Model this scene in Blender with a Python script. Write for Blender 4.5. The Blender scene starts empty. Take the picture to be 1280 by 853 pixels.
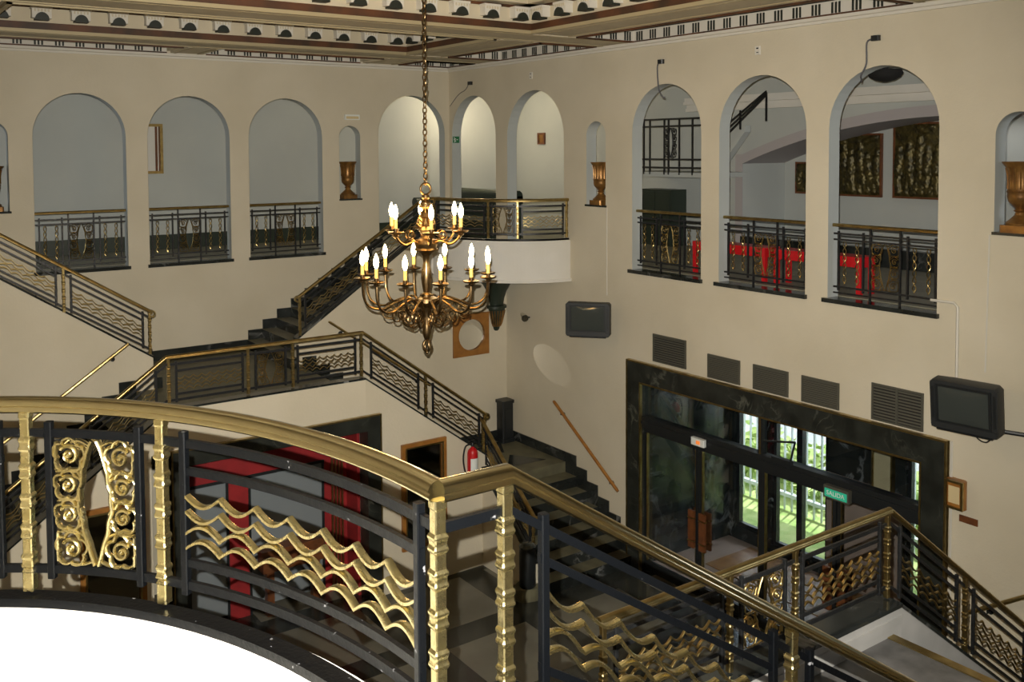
import bpy, bmesh, math, random
from math import sin, cos, pi, sqrt, radians, atan2
from mathutils import Vector, Matrix
random.seed(7)
scene = bpy.context.scene
COL = scene.collection

# ------------------------------------------------------------------ levels and plan (metres)
XC = -4.93            # middle of the hall across
XD = -5.015           # middle of the landings
XW = -9.86            # left wall
YN = -15.37           # near wall
GROUND, CORNER_L, MAIN_L, GALLERY = 0.0, 1.15, 2.90, 4.44
CURB = 4.76           # top of the balcony curb
LANE = 1.85           # width of one stair lane
CORNICE = 7.66
BEAM = 7.75

# ------------------------------------------------------------------ mesh collector
class MB:
    def __init__(s):
        s.v = []; s.f = []; s.m = []
    def add(s, vs, fs, m=0):
        o = len(s.v); s.v += [tuple(p) for p in vs]
        for f in fs:
            s.f.append(tuple(o + i for i in f)); s.m.append(m)
        return s
    def box(s, x0, x1, y0, y1, z0, z1, m=0, top=None):
        vs = [(x0,y0,z0),(x1,y0,z0),(x1,y1,z0),(x0,y1,z0),(x0,y0,z1),(x1,y0,z1),(x1,y1,z1),(x0,y1,z1)]
        s.add(vs, [(0,3,2,1)], m); s.add(vs, [(4,5,6,7)], m if top is None else top)
        s.add(vs, [(0,1,5,4),(1,2,6,5),(2,3,7,6),(3,0,4,7)], m)
        return s
    def obox(s, c, sx, sy, sz, rz=0, m=0, ch=0.0, tilt=0):
        """box centred at c, turned rz about z (optionally chamfered vertical edges)"""
        R = Matrix.Rotation(rz, 3, 'Z') @ Matrix.Rotation(tilt, 3, 'X')
        hx, hy, hz = sx/2, sy/2, sz/2
        if ch > 0:
            p = [(-hx+ch,-hy),(hx-ch,-hy),(hx,-hy+ch),(hx,hy-ch),(hx-ch,hy),(-hx+ch,hy),(-hx,hy-ch),(-hx,-hy+ch)]
        else:
            p = [(-hx,-hy),(hx,-hy),(hx,hy),(-hx,hy)]
        n = len(p)
        vs = [Vector(c) + R @ Vector((a,b,-hz)) for a,b in p] + [Vector(c) + R @ Vector((a,b,hz)) for a,b in p]
        fs = [tuple(range(n))[::-1], tuple(range(n,2*n))] + [(i,(i+1)%n,n+(i+1)%n,n+i) for i in range(n)]
        return s.add(vs, fs, m)
    def prism(s, poly, axis, a0, a1, m=0):
        """poly of 2-d points in the plane across axis ('x': (y,z), 'y': (x,z), 'z': (x,y))"""
        def P(q, a):
            return (a,q[0],q[1]) if axis=='x' else (q[0],a,q[1]) if axis=='y' else (q[0],q[1],a)
        n = len(poly)
        vs = [P(q,a0) for q in poly] + [P(q,a1) for q in poly]
        fs = [tuple(range(n)), tuple(range(n,2*n))[::-1]] + [(i,n+i,n+(i+1)%n,(i+1)%n) for i in range(n)]
        return s.add(vs, fs, m)
    def tube(s, path, r, n=6, closed=False, m=0, cap=True):
        P = [Vector(p) for p in path]; k = len(P)
        rr = r if isinstance(r,(list,tuple)) else [r]*k
        prev = None; vs = []
        for i in range(k):
            if closed: t = P[(i+1)%k]-P[i-1]
            else: t = P[min(i+1,k-1)]-P[max(i-1,0)]
            if t.length < 1e-9: t = Vector((0,0,1))
            t.normalize()
            if prev is None:
                a = Vector((0,0,1)) if abs(t.z)<.9 else Vector((1,0,0))
                u = t.cross(a).normalized()
            else:
                u = prev - t*prev.dot(t)
                u = u.normalized() if u.length>1e-6 else t.orthogonal().normalized()
            prev = u; w = t.cross(u)
            for j in range(n):
                an = 2*pi*j/n
                vs.append(P[i] + (u*cos(an)+w*sin(an))*rr[i])
        fs = []
        for i in range(k if closed else k-1):
            a = i*n; b = ((i+1)%k)*n
            for j in range(n):
                fs.append((a+j,a+(j+1)%n,b+(j+1)%n,b+j))
        if cap and not closed:
            fs.append(tuple(range(n))[::-1]); fs.append(tuple(range((k-1)*n,k*n)))
        return s.add(vs, fs, m)
    def sweep(s, path, prof, m=0, closed=False, side=None):
        """sweep a closed 2-d profile (sideways, up) along a path; 'up' stays vertical, corners are mitred"""
        P = [Vector(p) for p in path]; k = len(P); n = len(prof); vs = []
        for i in range(k):
            a = P[i]-P[i-1] if (i>0 or closed) else P[1]-P[0]
            b = P[(i+1)%k]-P[i] if (i<k-1 or closed) else P[k-1]-P[k-2]
            a2 = Vector((a.x,a.y,0)); b2 = Vector((b.x,b.y,0))
            a2 = a2.normalized() if a2.length>1e-7 else b2.normalized(); b2 = b2.normalized() if b2.length>1e-7 else a2
            t = (a2+b2)
            t = t.normalized() if t.length>1e-6 else b2
            c = max(.35, t.dot(b2))
            sd = Vector((t.y,-t.x,0))/c
            for q in prof:
                vs.append(P[i]+sd*q[0]+Vector((0,0,q[1])))
        fs = []
        for i in range(k if closed else k-1):
            a = i*n; b = ((i+1)%k)*n
            for j in range(n): fs.append((a+j,a+(j+1)%n,b+(j+1)%n,b+j))
        if not closed:
            fs.append(tuple(range(n))[::-1]); fs.append(tuple(range((k-1)*n,k*n)))
        return s.add(vs, fs, m)
    def lathe(s, c, prof, n=16, m=0, a0=0.0):
        vs = []; k = len(prof)
        for r,z in prof:
            for j in range(n):
                an = a0+2*pi*j/n
                vs.append((c[0]+r*cos(an),c[1]+r*sin(an),c[2]+z))
        fs = [(i*n+j,i*n+(j+1)%n,(i+1)*n+(j+1)%n,(i+1)*n+j) for i in range(k-1) for j in range(n)]
        fs.append(tuple(range(n))[::-1]); fs.append(tuple(range((k-1)*n,k*n)))
        return s.add(vs, fs, m)
    def torus(s, c, R, r, ax='z', n=24, k=8, m=0, sy=1.0):
        pts = []
        for i in range(n):
            a = 2*pi*i/n; p = (R*cos(a), R*sy*sin(a))
            pts.append((c[0]+p[0],c[1]+p[1],c[2]) if ax=='z' else (c[0]+p[0],c[1],c[2]+p[1]) if ax=='y' else (c[0],c[1]+p[0],c[2]+p[1]))
        return s.tube(pts, r, k, closed=True, m=m)
    def sphere(s, c, r, n=12, k=8, m=0, sz=1.0):
        return s.lathe(c, [(max(1e-4,r*sin(pi*i/k)), -r*sz*cos(pi*i/k)) for i in range(k+1)], n, m)
    def frame(s, plane, a0, a1, b0, b1, w, d0, d1, m=0):
        """rectangular frame without overlapping corners; plane 'x': (y,z), plane 'y': (x,z); w = (left,right,bottom,top)"""
        l,r,b,t = w if isinstance(w,(list,tuple)) else (w,)*4
        for p0,p1,q0,q1 in ((a0,a0+l,b0,b1),(a1-r,a1,b0,b1),(a0+l,a1-r,b0,b0+b),(a0+l,a1-r,b1-t,b1)):
            if q1-q0<=1e-6 or p1-p0<=1e-6: continue
            if plane=='x': s.box(d0,d1,p0,p1,q0,q1,m)
            else: s.box(p0,p1,d0,d1,q0,q1,m)
        return s
    def xf(s, fn):
        s.v = [tuple(fn(*p)) for p in s.v]; return s

ROOT = {}
def obj(name, mb, mats, parent=None, smooth=35, loc=None):
    """link ONE mesh object; vertices are given in world space"""
    if not isinstance(mats,(list,tuple)): mats = [mats]
    base = ROOT[parent.name] if parent is not None else Vector(loc or (0,0,0))
    me = bpy.data.meshes.new(name)
    me.from_pydata([(p[0]-base.x,p[1]-base.y,p[2]-base.z) for p in mb.v], [], mb.f)
    for m in mats: me.materials.append(m)
    me.polygons.foreach_set('material_index', mb.m)
    bm = bmesh.new(); bm.from_mesh(me); bmesh.ops.recalc_face_normals(bm, faces=bm.faces); bm.to_mesh(me); bm.free()
    if smooth:
        me.polygons.foreach_set('use_smooth', [True]*len(me.polygons))
        me.set_sharp_from_angle(angle=radians(smooth))
    me.update()
    o = bpy.data.objects.new(name, me); COL.objects.link(o)
    if parent is not None:
        o.parent = parent
    else:
        o.location = base
    ROOT[o.name] = base.copy()
    return o
def tag(o, label, cat, group=None):
    o['label'] = label; o['category'] = cat
    if group: o['group'] = group
    return o
def thing(name, label, cat, loc=(0,0,0), group=None):
    o = bpy.data.objects.new(name, None); COL.objects.link(o)
    o.location = loc; o.empty_display_size = .1; ROOT[o.name] = Vector(loc)
    return tag(o, label, cat, group)
def struct(name, mb, mats, parent=None, smooth=35):
    o = obj(name, mb, mats, parent, smooth)
    if parent is None: o['kind'] = 'structure'
    return o

# ------------------------------------------------------------------ materials
def mat(name, col, rough=.6, metal=0.0, col2=None, nscale=4.0, bump=0.0, bscale=None, detail=4.0, rough2=None, spec=None, emit=None, estr=0.0, ramp=(.35,.65)):
    m = bpy.data.materials.new(name); m.use_nodes = True
    N = m.node_tree.nodes; L = m.node_tree.links; b = N['Principled BSDF']
    b.inputs['Base Color'].default_value = (*col,1); b.inputs['Roughness'].default_value = rough; b.inputs['Metallic'].default_value = metal
    if spec is not None: b.inputs['Specular IOR Level'].default_value = spec
    tc = N.new('ShaderNodeTexCoord')
    if col2 is not None or rough2 is not None:
        nz = N.new('ShaderNodeTexNoise'); nz.inputs['Scale'].default_value = nscale; nz.inputs['Detail'].default_value = detail
        L.new(tc.outputs['Object'], nz.inputs['Vector'])
        mr = N.new('ShaderNodeMapRange'); mr.inputs[1].default_value = ramp[0]; mr.inputs[2].default_value = ramp[1]
        L.new(nz.outputs['Fac'], mr.inputs[0])
        if col2 is not None:
            mx = N.new('ShaderNodeMix'); mx.data_type = 'RGBA'
            mx.inputs[6].default_value = (*col,1); mx.inputs[7].default_value = (*col2,1)
            L.new(mr.outputs[0], mx.inputs[0]); L.new(mx.outputs[2], b.inputs['Base Color'])
        if rough2 is not None:
            m2 = N.new('ShaderNodeMapRange'); m2.inputs[3].default_value = rough; m2.inputs[4].default_value = rough2
            L.new(nz.outputs['Fac'], m2.inputs[0]); L.new(m2.outputs[0], b.inputs['Roughness'])
    if bump:
        nb = N.new('ShaderNodeTexNoise'); nb.inputs['Scale'].default_value = bscale or nscale*4; nb.inputs['Detail'].default_value = 3
        L.new(tc.outputs['Object'], nb.inputs['Vector'])
        bp = N.new('ShaderNodeBump'); bp.inputs['Strength'].default_value = bump; bp.inputs['Distance'].default_value = .02
        L.new(nb.outputs['Fac'], bp.inputs['Height']); L.new(bp.outputs['Normal'], b.inputs['Normal'])
    if emit is not None:
        b.inputs['Emission Color'].default_value = (*emit,1); b.inputs['Emission Strength'].default_value = estr
    return m
def marble(name, base, vein, scale=1.6, rough=.16, thr=.03, cloud=None):
    """dark stone with thin pale veins: a band where a distorted noise crosses its middle"""
    m = mat(name, base, rough, col2=cloud or tuple(c*1.9+.004 for c in base), nscale=scale*2.2)
    N = m.node_tree.nodes; L = m.node_tree.links; b = N['Principled BSDF']
    old = b.inputs['Base Color'].links[0].from_socket
    tc = N.new('ShaderNodeTexCoord'); nz = N.new('ShaderNodeTexNoise')
    nz.inputs['Scale'].default_value = scale; nz.inputs['Detail'].default_value = 5; nz.inputs['Distortion'].default_value = 1.2
    L.new(tc.outputs['Object'], nz.inputs['Vector'])
    s1 = N.new('ShaderNodeMath'); s1.operation = 'SUBTRACT'; s1.inputs[1].default_value = .5; L.new(nz.outputs['Fac'], s1.inputs[0])
    s2 = N.new('ShaderNodeMath'); s2.operation = 'ABSOLUTE'; L.new(s1.outputs[0], s2.inputs[0])
    mr = N.new('ShaderNodeMapRange'); mr.inputs[1].default_value = 0; mr.inputs[2].default_value = thr; mr.inputs[3].default_value = .55; mr.inputs[4].default_value = 0
    L.new(s2.outputs[0], mr.inputs[0])
    n2 = N.new('ShaderNodeTexNoise'); n2.inputs['Scale'].default_value = scale*.9; L.new(tc.outputs['Object'], n2.inputs['Vector'])
    m2 = N.new('ShaderNodeMapRange'); m2.inputs[1].default_value = .5; m2.inputs[2].default_value = .68; L.new(n2.outputs['Fac'], m2.inputs[0])
    ml = N.new('ShaderNodeMath'); ml.operation = 'MULTIPLY'; L.new(mr.outputs[0], ml.inputs[0]); L.new(m2.outputs[0], ml.inputs[1])
    mx = N.new('ShaderNodeMix'); mx.data_type = 'RGBA'; mx.inputs[7].default_value = (*vein,1)
    L.new(old, mx.inputs[6]); L.new(ml.outputs[0], mx.inputs[0]); L.new(mx.outputs[2], b.inputs['Base Color'])
    return m
def glass_mat(name, tint=(.86,.9,.93), gloss=.13, rough=.0):
    m = bpy.data.materials.new(name); m.use_nodes = True
    N = m.node_tree.nodes; L = m.node_tree.links; N.remove(N['Principled BSDF'])
    t = N.new('ShaderNodeBsdfTransparent'); t.inputs[0].default_value = (*tint,1)
    g = N.new('ShaderNodeBsdfGlossy'); g.inputs['Roughness'].default_value = rough
    f = N.new('ShaderNodeLayerWeight'); f.inputs[0].default_value = .5
    pw = N.new('ShaderNodeMath'); pw.operation = 'POWER'; pw.inputs[1].default_value = 3.0; L.new(f.outputs['Facing'], pw.inputs[0])
    a = N.new('ShaderNodeMath'); a.operation = 'MULTIPLY_ADD'; a.inputs[1].default_value = .5; a.inputs[2].default_value = gloss*.4
    L.new(pw.outputs[0], a.inputs[0])
    mx = N.new('ShaderNodeMixShader'); L.new(a.outputs[0], mx.inputs[0]); L.new(t.outputs[0], mx.inputs[1]); L.new(g.outputs[0], mx.inputs[2])
    L.new(mx.outputs[0], N['Material Output'].inputs[0])
    return m
def emit_mat(name, col, s):
    m = bpy.data.materials.new(name); m.use_nodes = True
    N = m.node_tree.nodes; N.remove(N['Principled BSDF']); e = N.new('ShaderNodeEmission')
    e.inputs[0].default_value = (*col,1); e.inputs[1].default_value = s
    m.node_tree.links.new(e.outputs[0], N['Material Output'].inputs[0]); return m

M = {}
M['plaster'] = mat('cream_plaster', (.632,.573,.447), .85, col2=(.575,.517,.393), nscale=.9, bump=.12, bscale=30)
M['white'] = mat('white_plaster', (.72,.70,.65), .8, col2=(.66,.64,.58), nscale=1.5, bump=.08, bscale=30)
M['grey_plaster'] = mat('pale_grey_plaster', (.49,.515,.49), .85, col2=(.44,.465,.45), nscale=.8)
M['lilac'] = mat('lilac_grey_paint', (.42,.39,.395), .8)
M['ceil'] = mat('ceiling_cream_paint', (.60,.535,.40), .7, col2=(.54,.475,.345), nscale=2)
M['ceil_white'] = mat('ceiling_white_paint', (.66,.63,.56), .75)
M['gold_paint'] = mat('gilded_paint', (.42,.35,.21), .5, .15)
M['red_line'] = mat('dark_red_paint', (.115,.042,.015), .55, col2=(.045,.024,.012), nscale=3)
M['black_line'] = mat('black_green_paint', (.018,.022,.016), .5)
M['brass'] = mat('polished_brass', (.62,.53,.30), .12, 1.0, col2=(.55,.46,.25), nscale=9, rough2=.22, bump=.02, bscale=60)
_b = M['brass'].node_tree.nodes['Principled BSDF']; _b.inputs['Coat Weight'].default_value = .6; _b.inputs['Coat Roughness'].default_value = .04
M['brass_cast'] = mat('cast_brass', (.66,.57,.31), .20, 1.0, col2=(.46,.385,.18), nscale=18, rough2=.34, bump=.10, bscale=60)
M['brass_old'] = mat('aged_brass', (.50,.385,.165), .24, 1.0, col2=(.34,.245,.095), nscale=9, rough2=.46, bump=.08, bscale=50)
M['iron'] = mat('black_iron', (.006,.0065,.007), .38, col2=(.014,.015,.016), nscale=40, bump=.2, bscale=90)
M['iron_chip'] = mat('chipped_black_iron', (.0011,.0014,.0019), .36, spec=.16, col2=(.10,.10,.105), nscale=34, ramp=(.70,.73), bump=.08, bscale=70, detail=6)
M['marble'] = marble('black_marble', (.012,.014,.013), (.42,.42,.40), 1.3)
M['marble_door'] = marble('portal_black_marble', (.012,.0135,.011), (.16,.165,.13), 2.2, .34, .02)
M['tread'] = mat('olive_grey_stone', (.15,.14,.085), .5, col2=(.10,.095,.06), nscale=5, bump=.05)
M['gallery_floor'] = mat('gallery_floor_stone', (.25,.24,.18), .5, col2=(.19,.185,.14), nscale=3)
M['pale_stone'] = mat('pale_grey_stone', (.30,.29,.26), .3, col2=(.22,.215,.20), nscale=3.5, detail=8)
M['landing'] = mat('mottled_grey_stone', (.17,.165,.16), .5, col2=(.085,.083,.08), nscale=5, detail=8)
M['wood'] = mat('red_brown_wood', (.16,.055,.018), .4, col2=(.10,.034,.012), nscale=12)
M['wood_light'] = mat('orange_brown_wood', (.34,.15,.03), .4, col2=(.26,.105,.02), nscale=8)
M['red'] = mat('red_paint', (.50,.008,.012), .4)
M['red_cloth'] = mat('dark_red_fabric', (.30,.012,.014), .75, col2=(.22,.008,.010), nscale=5)
M['black'] = mat('black_plastic', (.012,.014,.015), .4)
M['tv'] = mat('dark_grey_plastic', (.018,.020,.021), .5, bump=.1, bscale=120)
M['screen'] = mat('tv_glass', (.045,.052,.048), .12, spec=.6)
M['grille'] = mat('grey_metal_grille', (.10,.098,.078), .5, .3)
M['dark'] = mat('dark_void', (.012,.011,.01), .8)
M['mirror'] = mat('mirror_glass', (.86,.86,.84), .02, 1.0)
M['glass'] = glass_mat('window_glass')
M['sign'] = mat('green_sign', (.01,.13,.045), .4, emit=(.01,.13,.05), estr=.15)
M['sign_lit'] = mat('lit_green_sign', (.02,.25,.14), .4, emit=(.03,.40,.24), estr=.5)
M['sign_white'] = mat('sign_white', (.75,.78,.75), .4)
M['urn'] = mat('gilded_bronze', (.33,.17,.045), .36, .55, col2=(.16,.075,.022), nscale=8)
M['relief'] = mat('dark_gilt_relief', (.10,.078,.022), .42, .5, col2=(.035,.03,.012), nscale=9)
M['candle'] = mat('yellow_candle_tube', (.80,.56,.16), .5, emit=(1,.55,.10), estr=.45)
M['bulb'] = emit_mat('glowing_bulb', (1.0,.80,.42), 26)
M['bronze'] = mat('chandelier_bronze', (.33,.225,.11), .24, 1.0, col2=(.16,.10,.045), nscale=16, rough2=.45)
M['green_dark'] = mat('dark_green_paint', (.022,.032,.022), .4)
M['grass'] = mat('sunlit_leaves', (.50,.56,.20), .8, col2=(.30,.42,.10), nscale=3.0, detail=8, ramp=(.4,.6))
M['fence'] = mat('white_fence_paint', (.62,.64,.62), .6)
M['cable'] = mat('grey_cable', (.09,.09,.10), .6)
M['conduit'] = mat('pale_conduit', (.60,.57,.50), .6)
M['lamp_warm'] = mat('warm_paint', (.62,.50,.28), .7)
M['near_wall'] = mat('grey_white_marble', (.44,.43,.41), .5, col2=(.36,.355,.34), nscale=3, detail=7)
M['floor_pale'] = mat('lobby_floor_stone', (.46,.33,.26), .4, col2=(.38,.27,.21), nscale=2)

def tile_floor():
    m = mat('hall_floor_slabs', (.2,.2,.2), .22)
    N = m.node_tree.nodes; L = m.node_tree.links; b = N['Principled BSDF']
    tc = N.new('ShaderNodeTexCoord'); sp = N.new('ShaderNodeSeparateXYZ'); L.new(tc.outputs['Object'], sp.inputs[0])
    def edge(out, off, period, width):
        a = N.new('ShaderNodeMath'); a.operation = 'ADD'; a.inputs[1].default_value = off; L.new(out, a.inputs[0])
        w = N.new('ShaderNodeMath'); w.operation = 'FLOORED_MODULO'; w.inputs[1].default_value = period; L.new(a.outputs[0], w.inputs[0])
        c = N.new('ShaderNodeMath'); c.operation = 'LESS_THAN'; c.inputs[1].default_value = width; L.new(w.outputs[0], c.inputs[0])
        return c.outputs[0]
    e1 = edge(sp.outputs['X'], 2.30, 1.62, .42); e2 = edge(sp.outputs['Y'], 5.52, 1.62, .42)
    mx = N.new('ShaderNodeMath'); mx.operation = 'MAXIMUM'; L.new(e1, mx.inputs[0]); L.new(e2, mx.inputs[1])
    n = N.new('ShaderNodeTexNoise'); n.inputs['Scale'].default_value = 2.6; n.inputs['Detail'].default_value = 7; L.new(tc.outputs['Object'], n.inputs['Vector'])
    pale = N.new('ShaderNodeMix'); pale.data_type = 'RGBA'; pale.inputs[6].default_value = (.19,.18,.14,1); pale.inputs[7].default_value = (.11,.105,.085,1); L.new(n.outputs['Fac'], pale.inputs[0])
    dk = N.new('ShaderNodeMix'); dk.data_type = 'RGBA'; dk.inputs[6].default_value = (.018,.02,.017,1); dk.inputs[7].default_value = (.04,.042,.036,1); L.new(n.outputs['Fac'], dk.inputs[0])
    f = N.new('ShaderNodeMix'); f.data_type = 'RGBA'; L.new(mx.outputs[0], f.inputs[0]); L.new(pale.outputs[2], f.inputs[6]); L.new(dk.outputs[2], f.inputs[7])
    L.new(f.outputs[2], b.inputs['Base Color'])
    return m
M['floor'] = tile_floor()
# ------------------------------------------------------------------ hall shell
def arch_wall(mb, s0, s1, z0, z1, ops, th, P, nseg=20):
    """a wall in the s-z plane with round-headed openings (sa, sb, sill, spring); P(s, depth, z) places it; depth 0 = hall face.
       material 0 = face, 1 = inside of the openings"""
    ops = sorted(ops)
    def quad(a,b,c,d,m=0): mb.add([a,b,c,d],[(0,1,2,3)],m)
    cur = s0
    for d in (0, th):
        cur = s0
        for (sa,sb,zs,zp) in ops:
            quad(P(cur,d,z0),P(sa,d,z0),P(sa,d,z1),P(cur,d,z1))
            if zs > z0: quad(P(sa,d,z0),P(sb,d,z0),P(sb,d,zs),P(sa,d,zs))
            r = (sb-sa)/2; c = (sa+sb)/2
            pts = [(c-r*cos(pi*i/nseg), zp+r*sin(pi*i/nseg)) for i in range(nseg+1)]
            for (a,za),(b,zb) in zip(pts,pts[1:]):
                quad(P(a,d,za),P(b,d,zb),P(b,d,z1),P(a,d,z1))
            cur = sb
        quad(P(cur,d,z0),P(s1,d,z0),P(s1,d,z1),P(cur,d,z1))
    for (sa,sb,zs,zp) in ops:
        r = (sb-sa)/2; c = (sa+sb)/2
        pts = [(sa,zs),(sa,zp)]+[(c-r*cos(pi*i/nseg), zp+r*sin(pi*i/nseg)) for i in range(1,nseg)]+[(sb,zp),(sb,zs)]
        for (a,za),(b,zb) in zip(pts,pts[1:]):
            quad(P(a,0,za),P(b,0,zb),P(b,th,zb),P(a,th,za),1)
        quad(P(sa,0,zs),P(sb,0,zs),P(sb,th,zs),P(sa,th,zs),1)
    quad(P(s0,0,z1),P(s1,0,z1),P(s1,th,z1),P(s0,th,z1))
    quad(P(s0,0,z0),P(s0,0,z1),P(s0,th,z1),P(s0,th,z0)); quad(P(s1,0,z0),P(s1,0,z1),P(s1,th,z1),P(s1,th,z0))
    return mb
TH = .20
SILL = GALLERY - .04
A_ARCH = [(-7.14,-5.84),(-5.52,-4.22),(-3.90,-2.59)]
B_ARCH = [(-6.43,-5.07),(-8.13,-6.75),(-9.82,-8.45)]
# far wall
ops = [(a,b,SILL,6.43) for a,b in A_ARCH] + [(-1.50,-.10,GALLERY,6.50), (-2.27,-1.86,5.33,6.43), (-7.88,-7.46,5.33,6.43), (-9.76,-8.36,GALLERY,6.50)]
struct('wall_back', arch_wall(MB(), XW-.3, TH, 0, 8.3, ops, TH, lambda s,d,z: (s,d,z)), [M['plaster'],M['grey_plaster']])
# right wall, with the portal opening below
PY0, PY1, PTOP = -9.98, -5.02, 3.09      # portal frame, outer
ops = [(a,b,SILL,6.43) for a,b in B_ARCH] + [(-1.55,-.10,GALLERY,6.46), (-3.47,-1.90,GALLERY,6.40), (-4.48,-4.03,5.33,6.40), (-10.88,-10.42,5.33,6.32),
       (-13.47,-11.90,GALLERY,6.40), (-15.27,-13.82,GALLERY,6.46)]
struct('wall_right', arch_wall(MB(), YN-.3, 0, 3.3, 8.3, ops, TH, lambda s,d,z: (d,s,z)), [M['plaster'],M['grey_plaster']])
lo = MB(); lo.box(0,TH,YN-.3,PY0+.1,0,3.3); lo.box(0,TH,PY1-.1,0,0,3.3); lo.box(0,TH,PY0+.1,PY1-.1,PTOP-.1,3.3)
struct('wall_right_lower', lo, M['plaster'])
# left and near wall: gallery arches on the mirrored axis; the corner by the near balcony is one wide opening
ops = [(a,b,SILL,6.43) for a,b in B_ARCH] + [(-3.47,-1.90,GALLERY,6.40), (-1.55,-.1,GALLERY,6.46)]
struct('wall_left', arch_wall(MB(), -12.9, 0, 0, 8.3, ops, TH, lambda s,d,z: (XW-d,s,z)), [M['plaster'],M['grey_plaster']])
ops = [(-1.50,-.10,GALLERY,6.50)] + [(a,b,SILL,6.43) for a,b in A_ARCH if b>-5]
struct('wall_front', arch_wall(MB(), -7.2, TH, 0, 8.3, ops, TH, lambda s,d,z: (s,YN-d,z)), [M['plaster'],M['grey_plaster']])
for nm,x0,x1,y0,y1 in (('wall_left_lower',XW-TH,XW,YN,-12.9),('wall_front_lower',XW-TH,-7.2,YN-TH,YN)):
    struct(nm, MB().box(x0,x1,y0,y1,0,4.3), M['plaster'])
    struct(nm.replace('lower','upper'), MB().box(x0,x1,y0,y1,7.45,8.3), M['plaster'])
struct('floor', MB().box(XW-.3,TH,YN-.3,TH,-.1,0), M['floor'])

# dark stone sills in the gallery arches and urn niches
k = 0
sl = MB()
for a,b in A_ARCH: sl.box(a-.03,b+.03,-.03,TH+.05,SILL-.02,SILL+.03)
for a,b in ((-2.27,-1.86),(-7.88,-7.46)): sl.box(a-.01,b+.02,-.025,TH,5.315,5.345)
for a,b in B_ARCH: sl.box(-.05,TH+.05,a-.03,b+.05,SILL-.02,SILL+.03)
for a,b in ((-4.48,-4.03),(-10.88,-10.42)): sl.box(-.03,TH,a-.02,b+.01,5.315,5.345)
struct('trim_1', sl, M['marble'])

# galleries behind the arches
struct('floor_gallery_back', MB().box(XW-3,3.1,TH,2.4,4.3,GALLERY), M['gallery_floor'])
struct('floor_gallery_right', MB().box(TH,4.4,YN-3,TH,4.3,GALLERY), M['gallery_floor'])
struct('floor_gallery_left', MB().box(XW-3,XW,YN-3,TH,4.301,GALLERY), M['gallery_floor'])
struct('floor_gallery_front', MB().box(XW,TH,YN-3,YN,4.301,GALLERY), M['gallery_floor'])
gb = MB().box(XW-3,3.3,2.2,2.4,GALLERY,8.2)
struct('wall_gallery_back', gb, M['grey_plaster'])
struct('baseboard_back', MB().box(XW-3,3.1,2.17,2.199,GALLERY,GALLERY+.26), M['green_dark'])
# gallery on the right: wall with a wide segmental arch and a relief room behind it
def seg_arch(y): # underside of the wide arch
    c = -8.2; h = 3.73; t = (y-c)/h
    return 5.94 + .70*(1-t*t) if abs(t)<=1 else 5.94
ys = [-4.47-3.73*2*i/32 for i in range(33)]
gr = MB(); gl = MB()
gr.box(3.1,3.3,-4.47,2.4,GALLERY,8.2); gr.box(3.1,3.3,YN-3,-11.93,GALLERY,8.2)
for a,b in zip(ys,ys[1:]):
    za, zb = seg_arch(a), seg_arch(b)
    for x in (3.1,3.3): gr.add([(x,a,za),(x,b,zb),(x,b,8.2),(x,a,8.2)],[(0,1,2,3)])
    gl.add([(3.08,a,za),(3.08,b,zb),(4.2,b,zb),(4.2,a,za)],[(0,1,2,3)])
    gl.add([(3.08,a,za),(3.08,b,zb),(3.08,b,zb+.16),(3.08,a,za+.16)],[(0,1,2,3)])
gl.box(3.08,3.099,-4.47,-4.32,GALLERY,6.1); gl.box(3.08,3.099,-12.08,-11.93,GALLERY,6.1)
struct('wall_gallery_right', gr, M['grey_plaster']); struct('trim_2', gl, M['lilac'])
rr = MB(); rr.box(4.2,4.4,-12.2,-4.2,GALLERY,8.2); rr.box(3.3,4.4,-4.47,-4.27,GALLERY,8.2); rr.box(3.3,4.4,-12.13,-11.93,GALLERY,8.2)
struct('wall_relief_room', rr, M['grey_plaster'])
cr = MB()
for x,z0,z1 in ((3.02,6.86,6.92),(3.05,6.92,6.98),(2.96,6.98,7.03),(2.99,7.03,7.10)): cr.box(x,3.099,YN-3,-3.2,z0,z1)
struct('trim_3', cr, M['white'])
struct('trim_4', MB().box(3.0,3.16,-11.9,-4.5,GALLERY,GALLERY+.27), M['marble'])      # low dark stone step under the wide arch
# gallery ceilings
struct('ceiling_gallery_back', MB().box(XW-3,3.3,TH,2.4,7.5,7.6), M['ceil_white'])
gc = MB().box(TH,4.4,YN-3,TH,7.5,7.6); gc.box(1.0,2.6,-11,-5.4,7.40,7.46); gc.box(1.15,2.45,-10.85,-5.55,7.36,7.40)
struct('ceiling_gallery_right', gc, M['ceil_white'])
struct('ceiling_gallery_front', MB().box(XW-3,TH,YN-3,YN-TH,7.5,7.6), M['ceil_white'])
struct('ceiling_gallery_left', MB().box(XW-3,XW-TH,YN-TH,TH,7.5,7.6), M['ceil_white'])
struct('wall_gallery_left', MB().box(XW-3.1,XW-3,YN-3,2.4,4.3,8), M['grey_plaster'])
struct('wall_gallery_front', MB().box(XW-3,4.4,YN-3.1,YN-3,4.3,8), M['grey_plaster'])

# ------------------------------------------------------------------ coffered ceiling
XB = [(-1.85,-1.08),(2*XC+1.08,2*XC+1.85)]          # beams running away from the camera
YB = [(-1.72,-.92),(-5.10,-4.28),(-10.30,-9.50),(YN+.92,YN+1.72)]
ce = MB()   # 0 cream, 1 white, 2 dark red, 3 gold, 4 black
TOPZ = 8.30
ce.box(XW-.3,TH,YN-.3,TH,TOPZ,TOPZ+.1)
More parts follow.
